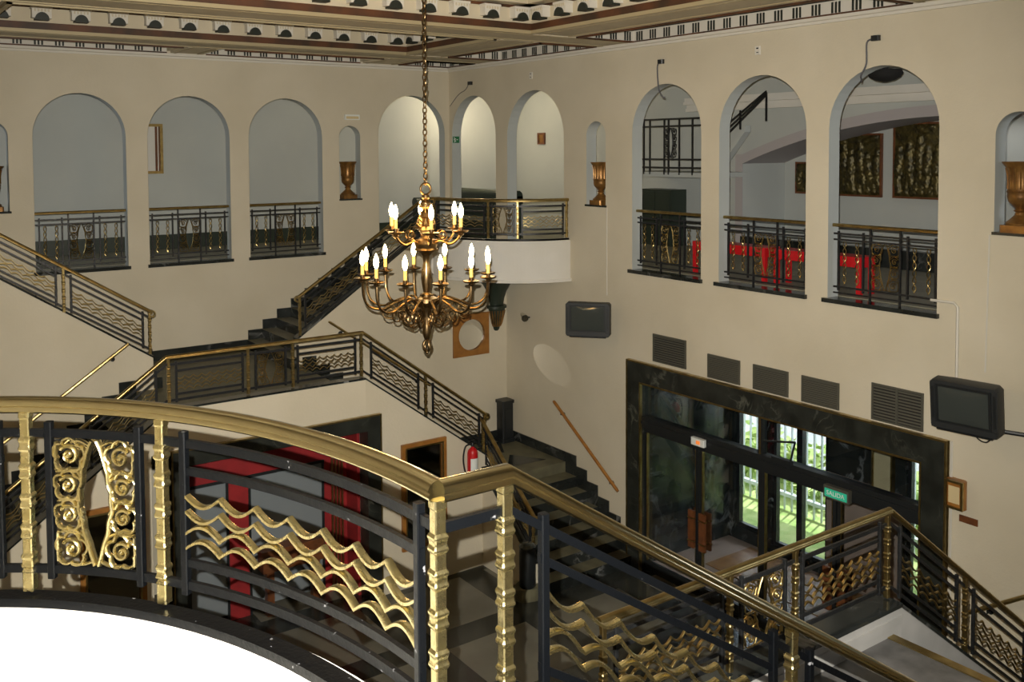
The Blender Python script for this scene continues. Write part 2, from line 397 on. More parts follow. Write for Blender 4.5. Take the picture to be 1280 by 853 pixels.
# mouldings under the beams: a flat soffit with two raised lips
def beam(x0,x1,y0,y1,along):
    ce.box(x0,x1,y0,y1,BEAM+.03,TOPZ)
    if along=='x':
        for a,b,h in ((y0+.06,y0+.12,.03),(y1-.12,y1-.06,.03),(y0+.16,y1-.16,.025)): ce.box(x0,x1,a,b,BEAM+.03-h,BEAM+.03,0)
        for y in (y0+.13,y1-.13): ce.box(x0,x1,y-.012,y+.012,BEAM-.004,BEAM+.03,3)
    else:
        for a,b,h in ((x0+.06,x0+.12,.03),(x1-.12,x1-.06,.03),(x0+.16,x1-.16,.025)): ce.box(a,b,y0,y1,BEAM+.03-h,BEAM+.03,0)
        for x in (x0+.13,x1-.13): ce.box(x-.012,x+.012,y0,y1,BEAM-.004,BEAM+.03,3)
for a,b in YB: beam(XW,0,a,b,'x')
ycuts = [YN]+[v for p in sorted(YB) for v in p]+[0]
for a,b in XB:
    for i in range(0,len(ycuts),2): beam(a,b,ycuts[i],ycuts[i+1],'y')
CB = (-5.20,-4.58)
for y0,y1 in ((YB[0][1],0),(YN,YB[3][0])): beam(CB[0],CB[1],y0,y1,'y')
struct('ceiling', ce, [M['ceil'],M['ceil_white'],M['red_line'],M['gold_paint'],M['black_line']])
mods = []
def coffer(x0,x1,y0,y1,sides,step=.47,name='trim_5'):
    """deep coffer: red band, frieze of brackets, dark line, projecting upper ledge on each inner side"""
    t = MB()
    def strip(side, d0, d1, z0, z1, m):
        if side=='N': t.box(x0+d0*0,x1,y1-d1,y1-d0,z0,z1,m)
        if side=='S': t.box(x0,x1,y0+d0,y0+d1,z0,z1,m)
        if side=='E': t.box(x1-d1,x1-d0,y0,y1,z0,z1,m)
        if side=='W': t.box(x0+d0,x0+d1,y0,y1,z0,z1,m)
    for sd in 'NSEW':
        strip(sd, .0,.05, BEAM-.01, BEAM+.035, 3)
        strip(sd, .0,.03, BEAM+.035, BEAM+.125, 2)
        strip(sd, .0,.05, BEAM+.125, BEAM+.140, 0)
        strip(sd, .0,.025, BEAM+.140, BEAM+.33, 0)
        strip(sd, .0,.045, BEAM+.315, BEAM+.35, 2)
        strip(sd, .0,.24, BEAM+.35, BEAM+.45, 0)
        strip(sd, .0,.20, BEAM+.45, TOPZ, 3)
    o = struct(name, t, [M['ceil'],M['ceil_white'],M['red_line'],M['gold_paint']])
    for sd in sides:
        L = (x1-x0) if sd in 'NS' else (y1-y0)
        n = int((L-.30)//step)
        off = (L-n*step)/2
        for i in range(n+1):
            s = off+i*step
            if sd=='N': c,rz = (x0+s,y1-.025),0
            elif sd=='S': c,rz = (x0+s,y0+.025),pi
            elif sd=='E': c,rz = (x1-.025,y0+s),-pi/2
            else: c,rz = (x0+.025,y0+s),pi/2
            mods.append((c,rz,o))
coffer(XB[1][1],XB[0][0],YB[2][1],YB[1][0],'NE',name='trim_5')      # great central coffer
coffer(XB[1][1],XB[0][0],YB[1][1],YB[0][0],'NEW',name='trim_6')
def modillion(c,rz,parent):
    R = Matrix.Rotation(rz,3,'Z')
    def F(x,y,z):
        p = R @ Vector((x,y,z)); return (c[0]+p.x,c[1]+p.y,p.z)
    b = MB(); b.box(-.115,.115,-.12,0,BEAM+.17,BEAM+.318); b.box(-.125,.125,-.135,0,BEAM+.288,BEAM+.318)
    for i in range(5): b.box(-.09+i*.04,-.07+i*.04,-.128,-.12,BEAM+.255,BEAM+.288,1)
    o = obj('ceiling_bracket', b.xf(F), [M['ceil_white'],M['ceil']], parent, 0)
    h = MB()
    pts = [(-.085*cos(pi*i/10), .10*sin(pi*i/10)) for i in range(11)]
    h.prism([(p[0],BEAM+.145+p[1]) for p in pts],'y',-.15,-.02)
    obj('bracket_boss', h.xf(F), M['black_line'], o, 40)
for c,rz,p in mods:
    modillion(c,rz,p)
# small coffers next to the walls: white frieze with groups of three dark bars
fr = MB()
def frieze(s0,s1,P,first=None):
    def bx(a,b,d0,d1,z0,z1,m):
        vs = [P(x,d,z) for z in (z0,z1) for x,d in ((a,d0),(b,d0),(b,d1),(a,d1))]
        fr.add(vs,[(0,1,2,3),(4,5,6,7),(0,1,5,4),(1,2,6,5),(2,3,7,6),(3,0,4,7)],m)
    bx(s0,s1,0,.03,CORNICE+.075,CORNICE+.10,2)
    bx(s0,s1,0,.012,CORNICE+.10,CORNICE+.25,1)
    bx(s0,s1,0,.03,CORNICE+.25,CORNICE+.30,4); bx(s0,s1,0,.012,CORNICE+.30,TOPZ,0)
    L = s1-s0; n = max(1,int(L/.268)); st = L/n
    for i in range(n):
        c = s0+st*(i+.5)
        for d in (-.048,0,.048): bx(c+d-.013,c+d+.013,.012,.02,CORNICE+.105,CORNICE+.232,4)
yb = sorted(YB)
for lo_,hi_ in ((yb[3][1],0),(yb[2][1],yb[3][0]),(yb[1][1],yb[2][0]),(yb[0][1],yb[1][0])):
    frieze(lo_,hi_,lambda s,d,z:(-d,s,z))
    frieze(lo_,hi_,lambda s,d,z:(XW+d,s,z))
    frieze(lo_,hi_,lambda s,d,z:(XB[0][1]+d,s,z))
for lo_,hi_ in ((XW,XB[1][0]),(XB[1][1],CB[0]),(CB[1],XB[0][0]),(XB[0][1],0)):
    frieze(lo_,hi_,lambda s,d,z:(s,-d,z))
    frieze(lo_,hi_,lambda s,d,z:(s,YB[0][1]+d,z))
for y0,y1 in YB:
    frieze(XB[0][1],0,lambda s,d,z:(s,y0-d,z)); frieze(XB[0][1],0,lambda s,d,z:(s,y1+d,z))
struct('trim_7', fr, [M['ceil'],M['ceil_white'],M['red_line'],M['gold_paint'],M['black_line']], smooth=0)
# cornice round the hall
co = MB()
prof = [(0,CORNICE),(.03,CORNICE),(.035,CORNICE+.03),(.06,CORNICE+.04),(.065,CORNICE+.075),(0,CORNICE+.075)]
co.prism([(-a,b) for a,b in prof],'x',XW,0); 
co.prism([(YN+a,b) for a,b in prof],'x',XW,0)
co.prism([(-a,b) for a,b in prof],'y',YN,0); co.prism([(XW+a,b) for a,b in prof],'y',YN,0)
struct('trim_8', co, M['ceil_white'])
# ------------------------------------------------------------------ stairs, landings, balconies
def mirror(sx, sy, xm=XC):
    def F(x,y,z): return (x if sx>0 else 2*xm-x, y if sy>0 else YN-y, z)
    return F
def staircase(name, label, F, steps, skirt, wallpoly, extra=None, group=None, loc=None, wm=None):
    """steps: list of boxes; each tread block is a child named step"""
    t = thing(name, label, 'stairs', F(*loc), group)
    for b in steps:
        m = MB(); m.box(*b, m=0, top=1); x0,x1,y0,y1,z0,z1 = b
        obj('step', m.xf(F), [M['marble'],M['tread']], t, 0)
    if skirt: obj('skirting', skirt.xf(F), M['marble'], t, 0)
    if wallpoly: obj('string_wall', wallpoly.xf(F), wm or M['plaster'], t, 0)
    return t
UP_N, UP_R, UP_T, UP_X = 10, (GALLERY-MAIN_L)/10, .2530, -3.97
def up_flight(F, label, near=False):
    st, sk = [], MB()
    for k in range(UP_N):
        x0 = UP_X + k*UP_T; z1 = MAIN_L+(k+1)*UP_R
        if k < UP_N-1:
            st.append((x0-.02, x0+UP_T, -LANE+.002 if k<1 else -LANE+.13, -.002, z1-UP_R-.001 if k else MAIN_L, z1))
        sk.box(x0, x0+UP_T, -.022, -.003, z1-UP_R, z1+.16)
    w = MB()
    top = [(-3.87,3.44),(-1.72,CURB)]
    w.prism([(-3.87,MAIN_L),(-3.87,3.34),(-1.66,4.82),(-1.66,CURB-.3),(-1.66,MAIN_L)],'y',-LANE,-LANE+.125)
    # dark coping on the slope
    t = staircase('staircase', label, F, st, sk, w, loc=(-3.97,-LANE/2,MAIN_L))
    c = MB(); c.prism([(-3.885,3.33),(-3.885,3.36),(-1.66,4.85),(-1.66,4.82)],'y',-LANE-.015,-LANE+.14)
    obj('coping', c.xf(F), M['marble'], t, 0)
    return t
DN_N, DN_R, DN_T, DN_X = 11, (MAIN_L-CORNER_L)/11, .222, -3.80
def down_flight(F, label, wm=None):
    st, sk = [], MB()
    for k in range(DN_N-1):
        x0 = DN_X+k*DN_T; z1 = MAIN_L-(k+1)*DN_R
        st.append((x0, x0+DN_T+.02, -2*LANE+.072, -LANE-.002, z1-DN_R, z1))
        sk.box(x0-.0, x0+DN_T, -LANE-.022, -LANE-.003, z1, z1+DN_R+.16)
    w = MB()
    w.prism([(-3.49,0),(-3.49,2.56),(-3.70,2.56),(-3.70,3.075),(-1.67,1.60),(-1.67,0)],'y',-2*LANE-.06,-2*LANE+.07)
    t = staircase('staircase', label, F, st, sk, w, loc=(-3.80,-1.5*LANE,MAIN_L), wm=wm)
    c = MB(); c.prism([(-3.70,3.073),(-3.70,3.10),(-1.67,1.625),(-1.67,1.60)],'y',-2*LANE-.072,-2*LANE+.085)
    obj('coping', c.xf(F), M['marble'], t, 0)
    return t
LW_R, LW_T, LW_Y, LW_X = .1645, .262, -3.515, -1.80
def low_flight(F, label):
    st, sk = [], MB()
    for k in range(1,7):
        y1 = LW_Y-(k-1)*LW_T; z1 = CORNER_L-k*LW_R
        st.append((LW_X+.13 if k<6 else LW_X-.0, -.003, y1-LW_T-.02, y1, 0 if k>5 else z1-LW_R, z1))
        sk.box(-.022,-.003, y1-LW_T, y1, z1, z1+LW_R+.16)
    w = MB(); w.prism([(-3.69,0),(-3.69,1.52),(-5.0,.44),(-5.0,0)],'x',LW_X,LW_X+.125)
    t = staircase('staircase', label, F, st, sk, w, loc=(-.9,LW_Y,0))
    # rounded end of the bottom step
    c = MB(); pts = [(-1.79+.28*cos(a), -4.98+.17*sin(a)) for a in [pi*.5+pi*i/12 for i in range(13)]]
    c.prism(pts,'z',0,CORNER_L-6*LW_R+.012)
    obj('step', c.xf(F), M['tread'], t, 0)
    c = MB(); c.prism([(-3.69,1.515),(-3.69,1.545),(-5.0,.465),(-5.0,.435)],'x',LW_X-.015,LW_X+.14)
    obj('coping', c.xf(F), M['marble'], t, 0)
    return t
FR = mirror(1,1); FL = mirror(-1,1); NR = mirror(1,-1); NL = mirror(-1,-1); FLD = mirror(-1,1,XD)
up_flight(FR, 'dark stone stair flight rising from the far landing right to the corner balcony')
up_flight(FL, 'dark stone stair flight rising from the far landing to the left edge')
up_flight(NL, 'stair flight below the large foreground brass railing')
down_flight(FR, 'dark stone stair flight going down right from the far landing behind the chandelier')
down_flight(FLD, 'dark stone stair flight going down left from the far landing')
down_flight(NR, 'stair flight going down beyond the grey near landing at bottom right', M['near_wall'])
low_flight(FR, 'lowest flight of dark steps beside the glazed doors')
low_flight(NR, 'lowest stair flight below the right edge, partly out of view')

def landing(F, name, top):
    m = MB(); m.box(2*XD-DN_X+.0, DN_X, -2*LANE+.07, 0, MAIN_L-.22, MAIN_L)
    struct(name, m.xf(F), top)
landing(FR, 'floor_landing_back', M['tread']); landing(NR, 'floor_landing_front', M['landing'])
YA, YB_ = -2*LANE-.06, -2*LANE+.07
wl = MB(); wl.box(2*XD+3.70,-3.70,YA,YB_,2.56,3.075)
struct('wall_landing_back', wl, [M['plaster']])
struct('trim_9', MB().box(2*XD+3.70,-3.70,YA-.012,YB_+.015,3.073,3.10), M['marble'])
def P2(x0,x1,y0,y1,z0,z1): return MB().box(x0,x1,y0,y1,z0,z1)
w2 = P2(2*XD+3.70,-3.70,YA,YB_+.03,0,3.075)
struct('wall_landing_front', w2.xf(NR), [M['near_wall']])
t2 = P2(2*XD+3.70,-3.70,YA-.012,YB_+.04,3.073,3.10); struct('trim_10', t2.xf(NR), M['marble'])
# raised edge panel on the inside of the near parapet and the worn brass nosing of the landing
ip = MB(); ip.prism([(-3.70,2.96),(-3.70,3.02),(2*XD+3.7,3.02),(2*XD+3.7,2.96)],'y',YB_+.03,YB_+.042)
struct('trim_11', ip.xf(NR), M['near_wall'])
ns = P2(DN_X-.06,DN_X+.01,YB_+.03,-LANE-.02,MAIN_L-.02,MAIN_L+.008)
tag(obj('step_nosing', ns.xf(NR), M['brass_old']), 'worn brass nosing strip along the edge of the grey near landing', 'nosing')
# skirting on the back wall over the far landing
struct('baseboard_landing', P2(2*XC+3.97,-3.97,-.022,-.003,MAIN_L,MAIN_L+.16), M['marble'])
# inner wall under the up flights
iw = MB(); iw.box(-3.87,0,-LANE,-LANE+.12,0,MAIN_L); iw.box(-1.66,0,-LANE,-LANE+.12,MAIN_L,4.155)
struct('wall_stair_right', iw, M['plaster'])
iw = MB(); iw.box(-3.87,0,-LANE,-LANE+.12,0,MAIN_L); iw.box(-1.66,0,-LANE,-LANE+.12,MAIN_L,4.155)
struct('wall_stair_left', iw.xf(FL), M['plaster'])
iw = MB(); iw.box(-3.87,0,-LANE,-LANE+.12,0,MAIN_L); iw.box(-1.66,0,-LANE,-LANE+.12,MAIN_L,4.155)
struct('wall_stair_front', iw.xf(NL), M['plaster'])
# corner landings (olive slabs with dark triangles)
def corner_landing(F,name):
    m = MB(); m.box(DN_X+10*DN_T-.02,0,LW_Y,-LANE,CORNER_L-.2,CORNER_L,0)
    m.box(LW_X,DN_X+10*DN_T-.02,LW_Y,LW_Y+.12,CORNER_L-.2,CORNER_L,0)
    for tri in ([(-.25,-2.0),(-1.0,-2.15),(-.55,-2.55)],[(-.2,-3.25),(-.95,-3.2),(-.55,-2.70)],[(-1.45,-2.1),(-1.45,-3.2),(-1.1,-2.65)]):
        m.add([(x,y,CORNER_L+.003) for x,y in tri],[(0,1,2)],1)
    struct(name, m.xf(F), [M['tread'],M['marble']])
    b = MB(); b.box(DN_X+10*DN_T,-.02,-LANE-.022,-LANE-.003,CORNER_L,CORNER_L+.16); b.box(-.022,-.003,LW_Y,-LANE-.02,CORNER_L,CORNER_L+.16)
    return b
struct('baseboard_corner', corner_landing(FR,'floor_corner'), M['marble'])
corner_landing(NR,'floor_corner_front'); corner_landing(FL,'floor_corner_left')

# balconies in the corners
EA, EB = 1.48, 1.78
def ell(th): # plan of the balcony edge, th=0 at the wall, pi/2 at the stair corner
    return (-EA*sin(th), -LANE-EB*cos(th))
def balcony(F, label):
    t = thing('balcony', label, 'balcony', F(-.8,-1.6,GALLERY))
    n = 40
    outer = [ell(pi/2*i/n) for i in range(n+1)]+[(-1.66,-LANE)]
    inner = []
    for i in range(n+1):
        th = pi/2*i/n; inner.append((-(EA-.13)*sin(th),-LANE-(EB-.13)*cos(th)))
    inner[-1] = (-(EA-.13),-LANE)
    w = MB()
    for i in range(n):
        a,b,c,d = outer[i],outer[i+1],inner[i+1],inner[i]
        w.add([(*a,4.14),(*b,4.14),(*b,CURB),(*a,CURB),(*d,4.14),(*c,4.14),(*c,CURB),(*d,CURB)],[(0,1,2,3),(4,5,6,7),(3,2,6,7),(0,1,5,4)],0)
    w.box(-1.66,-(EA-.13),-LANE,-LANE+.125,4.14,CURB)
    obj('parapet', w.xf(F), M['white'], t, 40)
    s = MB(); s.prism([(0,0),(-1.66,0),(-1.66,-LANE+.1),(-EA+.02,-LANE+.1)]+[(x*.985,-LANE+(y+LANE)*.985) for x,y in outer[:n+1][::-1]],'z',4.16,GALLERY)
    obj('floor_slab', s.xf(F), M['white'], t, 0)
    k = MB()
    pth = [(x*.955,-LANE+(y+LANE)*.965,0) for x,y in outer[:n+1]]
    pth[-1] = (-EA+.065,-LANE+.06,0); pth.append((-1.66,-LANE+.06,0))
    k.sweep([(x,y,CURB) for x,y,_ in pth],[(-.032,0),(.032,0),(.032,.028),(-.032,.028)])
    obj('curb_strip', k.xf(F), M['iron_chip'], t, 0)
    l = MB(); l.sweep([(x*1.0,y,4.10) for x,y in outer[:n+1]],[(-.03,0),(.05,0),(.05,.045),(-.03,.045)])
    obj('drip_moulding', l.xf(F), M['white'], t, 40)
    return t
balcony(FR, 'white curved corner balcony behind the chandelier on a dark bracket')
balcony(NL, 'white curved balcony at the bottom left under the foreground railing')

# ------------------------------------------------------------------ railings
class Path:
    """plan polyline with a base height; at(s) gives a point, side(s) the sideways direction"""
    def __init__(p, pts):
        p.p = [Vector(q) for q in pts]; p.s = [0.0]
        for a,b in zip(p.p,p.p[1:]): p.s.append(p.s[-1]+(Vector((b.x-a.x,b.y-a.y,0))).length)
        p.L = p.s[-1]
    def at(p,s):
        for i in range(len(p.s)-1):
            if s <= p.s[i+1] or i==len(p.s)-2:
                t = (s-p.s[i])/max(1e-9,(p.s[i+1]-p.s[i])); return p.p[i].lerp(p.p[i+1],t)
    def dir(p,s):
        a = p.at(max(0,s-.01)); b = p.at(min(p.L,s+.01)); d = b-a; d.z = 0; return d.normalized()
    def sub(p,s0,s1,h,mn=None):
        ss = [s0]+[x for x in p.s if s0+1e-4<x<s1-1e-4]+[s1]
        return [p.at(x)+Vector((0,0,h)) for x in ss]
RECT = lambda w,h: [(-w/2,-h/2),(w/2,-h/2),(w/2,h/2),(-w/2,h/2)]
HAND = [(-.020,-.024),(.020,-.024),(.027,-.018),(.028,-.008),(.0245,-.003)]+[(.030*cos(pi*i/10),.002+.025*sin(pi*i/10)) for i in range(11)]+[(-.0245,-.003),(-.028,-.008),(-.027,-.018)]
H_HAND, H_TOP, H_MID, H_LOW, H_BOT = .610, .520, .435, .150, .080
def sqlathe(mb, c, prof, rz, ch=.2):
    """square post with small chamfers: prof = [(half width, z)]"""
    n = 8; vs = []
    for w,z in prof:
        q = w*ch
        for a,b in ((-w+q,-w),(w-q,-w),(w,-w+q),(w,w-q),(w-q,w),(-w+q,w),(-w,w-q),(-w,-w+q)):
            vs.append((c[0]+a*cos(rz)-b*sin(rz),c[1]+a*sin(rz)+b*cos(rz),c[2]+z))
    k = len(prof)
    fs = [(i*n+j,i*n+(j+1)%n,(i+1)*n+(j+1)%n,(i+1)*n+j) for i in range(k-1) for j in range(n)]
    fs.append(tuple(range(n))[::-1]); fs.append(tuple(range((k-1)*n,k*n)))
    mb.add(vs,fs)
def brass_post(pos, rz, H, mt, parent, F, fine, bottom=.01, name='brass_post'):
    w = .0150; pr = [(w*1.15,bottom),(w*1.15,bottom+.06),(w*1.3,bottom+.064)]
    def ring(z,k=1.0):
        for a,dz in ((1,-.025),(1.18,-.0215),(1.33,-.017),(1.33,-.012),(1.16,-.006),(1.12,0),(1.16,.006),(1.33,.012),(1.33,.017),(1.18,.0215),(1,.025)): pr.append((w*a,z+dz*k))
    for z in (.108,.205,.302,.398): ring(z)
    ring(.485,1.0)
    pr += [(w,.535),(w,H-.045),(w*1.15,H-.04),(w*1.15,H-.02)]
    m = MB(); sqlathe(m, pos, [(a*(1 if fine else 1.08),z) for a,z in pr], rz)
    return obj(name, m.xf(F), mt, parent, 22)
def iron_post(pos, rz, z0, z1, mt, parent, F, w=.022):
    m = MB(); m.obox((pos[0],pos[1],pos[2]+(z0+z1)/2), w, w, z1-z0, rz, 0, .003)
    return obj('iron_post', m.xf(F), mt, parent, 0)
def strand(path, s0, s1, h, n, amp, up, seg, w=.026, t=.011):
    pts = []
    for i in range(n*seg+1):
        u = i/(n*seg); k = (i%seg)/seg
        d = amp*sin(pi*k); pts.append(path.at(s0+(s1-s0)*u)+Vector((0,0,h+(d if up else -d))))
    return pts
def rose(c, R, ux, uz, seg):
    """petal outline and an inner curl, drawn in the panel plane"""
    out = []; n = 5*2*seg
    for i in range(n):
        a = 2*pi*i/n; r = R*(.76+.24*abs(sin(2.5*a+.6))**.8); out.append(c+ux*(r*cos(a))+uz*(r*sin(a)))
    cur = []
    for i in range(2*n//3+1):
        a = 4.4*pi*i/(2*n//3)*.62; r = R*(.58-.46*i/(2*n//3)); cur.append(c+ux*(r*cos(a+.6))+uz*(r*sin(a+.6)))
    return out, cur
def ornament(path, s0, s1, z0, z1, mb, rad, seg=4, tn=6, depth=1.6):
    sm = (s0+s1)/2; hw = (s1-s0)/2; H = z1-z0; base = len(mb.v)
    def P(u,v): # u -1..1, v 0..1
        return path.at(sm+u*hw)+Vector((0,0,z0+v*H))
    for sg in (-1,1):
        stem = catm([(.06,1.0),(.16,.93),(.24,.84),(.32,.75),(.335,.66),(.40,.60),(.395,.52),(.42,.44),(.33,.36),(.30,.27),(.19,.17),(.13,.09),(.05,.0)],3)
        mb.tube([P(sg*u,v) for u,v in stem], rad*1.45, tn)
        for j,(u,v) in enumerate([(.66,.875),(.70,.635),(.70,.395),(.64,.12)]):
            c = P(sg*u,v); ux = (P(sg*u+.05,v)-P(sg*u-.05,v)).normalized(); uz = Vector((0,0,1))
            R = min(.42*hw,.140*H) if j in (0,3) else min(.37*hw,.125*H)
            o,k = rose(c,R,ux*sg,uz,seg)
            mb.tube(o, rad*1.1, tn, closed=True); mb.tube(k, [rad*(1.3-.5*i/len(k)) for i in range(len(k))], tn)
            mb.sphere(c, rad*1.7, 6, 4)
        for a,b,c in (((.14,.96),(.38,.995),(.60,.985)),((.30,.77),(.60,.76),(.98,.745)),((.40,.52),(.62,.525),(.95,.51)),((.33,.33),(.62,.27),(.97,.26)),((.08,.03),(.34,.0),(.6,.005)),((.34,.70),(.50,.755),(.80,.74)),((.26,.22),(.50,.265),(.85,.27)),((.98,.98),(.99,.86),(.98,.76)),((.98,.02),(.99,.14),(.98,.25))):
            mb.tube(catm3([P(sg*a[0],a[1]),P(sg*b[0],b[1]),P(sg*c[0],c[1])]), rad*.95, tn)
    # castings are deeper than they are wide
    n = path.dir(sm); n = Vector((n.y,-n.x,0)); c0 = path.at(sm); a = path.at(s0); sag = (a-c0).dot(n)
    for q in range(base, len(mb.v)):
        p = Vector(mb.v[q]); t = ((p-c0)-n*((p-c0).dot(n))); u = Vector((t.x,t.y,0)).length/hw
        mid = sag*u*u; d = (p-c0).dot(n)-mid
        mb.v[q] = tuple(p+n*(d*(depth-1)))
def catm(P, n):
    Q = [P[0]]+list(P)+[P[-1]]; out = []
    for i in range(1,len(Q)-2):
        for j in range(n):
            t = j/n; a,b,c,d = Q[i-1],Q[i],Q[i+1],Q[i+2]
            out.append(tuple(.5*((2*b[k])+(c[k]-a[k])*t+(2*a[k]-5*b[k]+4*c[k]-d[k])*t*t+(3*b[k]-a[k]-3*c[k]+d[k])*t**3) for k in range(len(a))))
    out.append(tuple(P[-1])); return out
def catm3(P): return [Vector(p) for p in catm(P,4)]
def scroll(mb, c, d, R, w):
    """handrail end curling down and back: spiral ribbon in the vertical plane along d"""
    pts = []
    for i in range(26):
        a = pi/2-2.15*pi*i/25; r = R*(1-.62*i/25); pts.append((a,r))
    sd = Vector((d.y,-d.x,0))
    vs = []
    for a,r in pts:
        q = Vector(c)+d*(r*cos(a))+Vector((0,0,r*sin(a)-R))
        n = (d*cos(a)+Vector((0,0,sin(a))))*.009
        for g,s_ in ((-1,-1),(1,-1),(1,1),(-1,1)): vs.append(q+sd*(w/2*g)+n*s_)
    k = len(pts); fs = [(i*4+j,i*4+(j+1)%4,(i+1)*4+(j+1)%4,(i+1)*4+j) for i in range(k-1) for j in range(4)]+[(0,1,2,3),tuple(range(4*k-4,4*k))]
    mb.add(vs,fs)
def railing(name, label, F, pts, items, fine=False, big=False, brass=None, iron=None, scr=(0,0), loc=None, group=None, hand=(0,0), dz=0):
    """items: ('post',s) ('iron',s) ('wave',s0,s1,n) ('orn',s0,s1) ; rails run over the whole path"""
    p = Path(pts); brass = brass or M['brass_old']; iron = iron or M['iron']
    t = thing(name, label, 'railing', F(*(loc or pts[0])), group)
    k = 1.0 if fine else 1.15
    cast = M['brass_cast'] if big else brass; hk = 1.14 if big else 1.0
    hp = p.sub(0,p.L,H_HAND)
    if hand[0]: d = hp[0]-hp[1]; hp[0] = hp[0]+d.normalized()*hand[0]
    if hand[1]: d = hp[-1]-hp[-2]; hp[-1] = hp[-1]+d.normalized()*hand[1]
    m = MB(); m.sweep(hp,[(a*k*.86*hk,b*k*.86*hk) for a,b in HAND])
    h = obj('handrail', m.xf(F), brass, t, 42)
    for e in (0,1):
        if scr[e]:
            q = hp[0] if e==0 else hp[-1]; d = (hp[0]-hp[1]) if e==0 else (hp[-1]-hp[-2]); d.z = 0
            m = MB(); scroll(m, q+Vector((0,0,.02)), d.normalized(), .05, .05); obj('scroll_end', m.xf(F), brass, h, 30)
    for nm,hh in (('top_bar',H_TOP),('bottom_bar',H_BOT)):
        m = MB(); m.sweep(p.sub(0,p.L,hh), RECT(.014*k,.026*k)); obj(nm, m.xf(F), iron, t, 0)
    for it in items:
        if it[0]=='post':
            q = p.at(it[1]); d = p.dir(it[1]) if len(it)<3 else Vector((cos(it[2]),sin(it[2]),0))
            brass_post(q, atan2(d.y,d.x), H_HAND, cast, t, F, fine)
        elif it[0]=='iron':
            q = p.at(it[1]); d = p.dir(it[1]); iron_post(q, atan2(d.y,d.x), H_BOT-.035, H_TOP+.04, iron, t, F, .022*k)
        elif it[0]=='wave':
            s0,s1,n = it[1:4]
            for s in (s0,s1):
                q = p.at(s); d = p.dir(s); iron_post(q, atan2(d.y,d.x), H_BOT-.03, H_TOP+.036, iron, t, F, .024*k)
            for hh in (H_MID,H_LOW):
                m = MB(); m.sweep(p.sub(s0-.015,s1+.015,hh), RECT(.014*k,.024*k)); obj('cross_bar', m.xf(F), iron, t, 0)
            seg = 12 if fine else 5
            wd = .0115 if big else .0085
            for hh,up in ((.365,False),(.318,False),(.236,True),(.190,True)):
                m = MB(); m.sweep(strand(p,s0,s1,hh,n,.034,up,seg), [(-wd,-.0050),(wd,-.0050),(wd,.0035),(wd*.6,.006),(-wd*.6,.006),(-wd,.0035)])
                obj('wave_band', m.xf(F), cast, t, 30)
        elif it[0]=='orn':
            s0,s1 = it[1:3]
            for s in (s0,s1):
                q = p.at(s); d = p.dir(s); iron_post(q, atan2(d.y,d.x), H_BOT-.03, H_TOP+.036, iron, t, F, .024*k)
            m = MB(); ornament(p, s0+.02, s1-.02, H_BOT+.02, H_TOP-.02, m, .0058 if big else .0040, 5 if big else 2, 7 if fine else 4)
            obj('rose_panel', m.xf(F), cast, t, 50)
    return t
# balcony railing path (far right corner as the pattern)
def bal_path(rise=.028, tail=True):
    pts = []
    n = 48
    for i in range(n+1):
        th = pi/2*i/n
        pts.append((-(EA-.03)*sin(th), -LANE-(EB-.06)*cos(th)+.0, CURB+rise))
    return pts
BP = bal_path()
_p = Path(BP)
def s_at_a(a): # arc position where the edge stands a metres off the wall
    best = min(range(2001), key=lambda i: abs(-_p.at(_p.L*i/2000).x-a)); return _p.L*best/2000
sP1, sP2, sC = s_at_a(.79), s_at_a(1.115), _p.L-.005
# stair part: from the corner post along the string wall
SY = -LANE+.0
def up_path():
    return [(-1.45,-LANE,CURB+.028),(-1.65,-LANE,CURB+.028),(-3.86,-LANE,3.37)]
railing('balcony_railing', 'brass and iron railing curving round the near balcony in the left foreground', NL, BP,
        [('post',.03),('wave',.12,sP1-.09,6),('post',sP1),('orn',sP1+.075,sP2-.085),('post',sP2),('wave',sP2+.085,sC-.085,7),('post',sC,0.0)],
        fine=True, big=True, brass=M['brass'], iron=M['iron_chip'])
pu = Path(up_path()); Lu = pu.L
def up_rail(F, label, fine=False):
    b = M['brass'] if fine else M['brass_old']; i = M['iron_chip'] if fine else M['iron']
    mid = .2+1.10
    return railing('stair_railing', label, F, up_path(), [('post',.19),('wave',.31,mid-.09,7),('post',mid),('wave',mid+.09,Lu-.12,7),('post',Lu-.03)],
        fine=fine, big=fine, brass=b, iron=i, scr=(0,1))
up_rail(NL, 'foreground brass and iron stair railing sloping down to the right across the picture', True)
up_rail(FR, 'railing of the stair rising to the corner balcony behind the chandelier')
up_rail(FL, 'brass railing sloping down from the left edge below the first arch')
railing('balcony_railing', 'brass and iron railing of the far corner balcony behind the chandelier', FR, BP,
        [('post',.03),('wave',.10,sP1-.07,7),('post',sP1),('orn',sP1+.06,sP2-.06),('post',sP2),('wave',sP2+.07,sC-.07,6),('post',sC,0.0)])
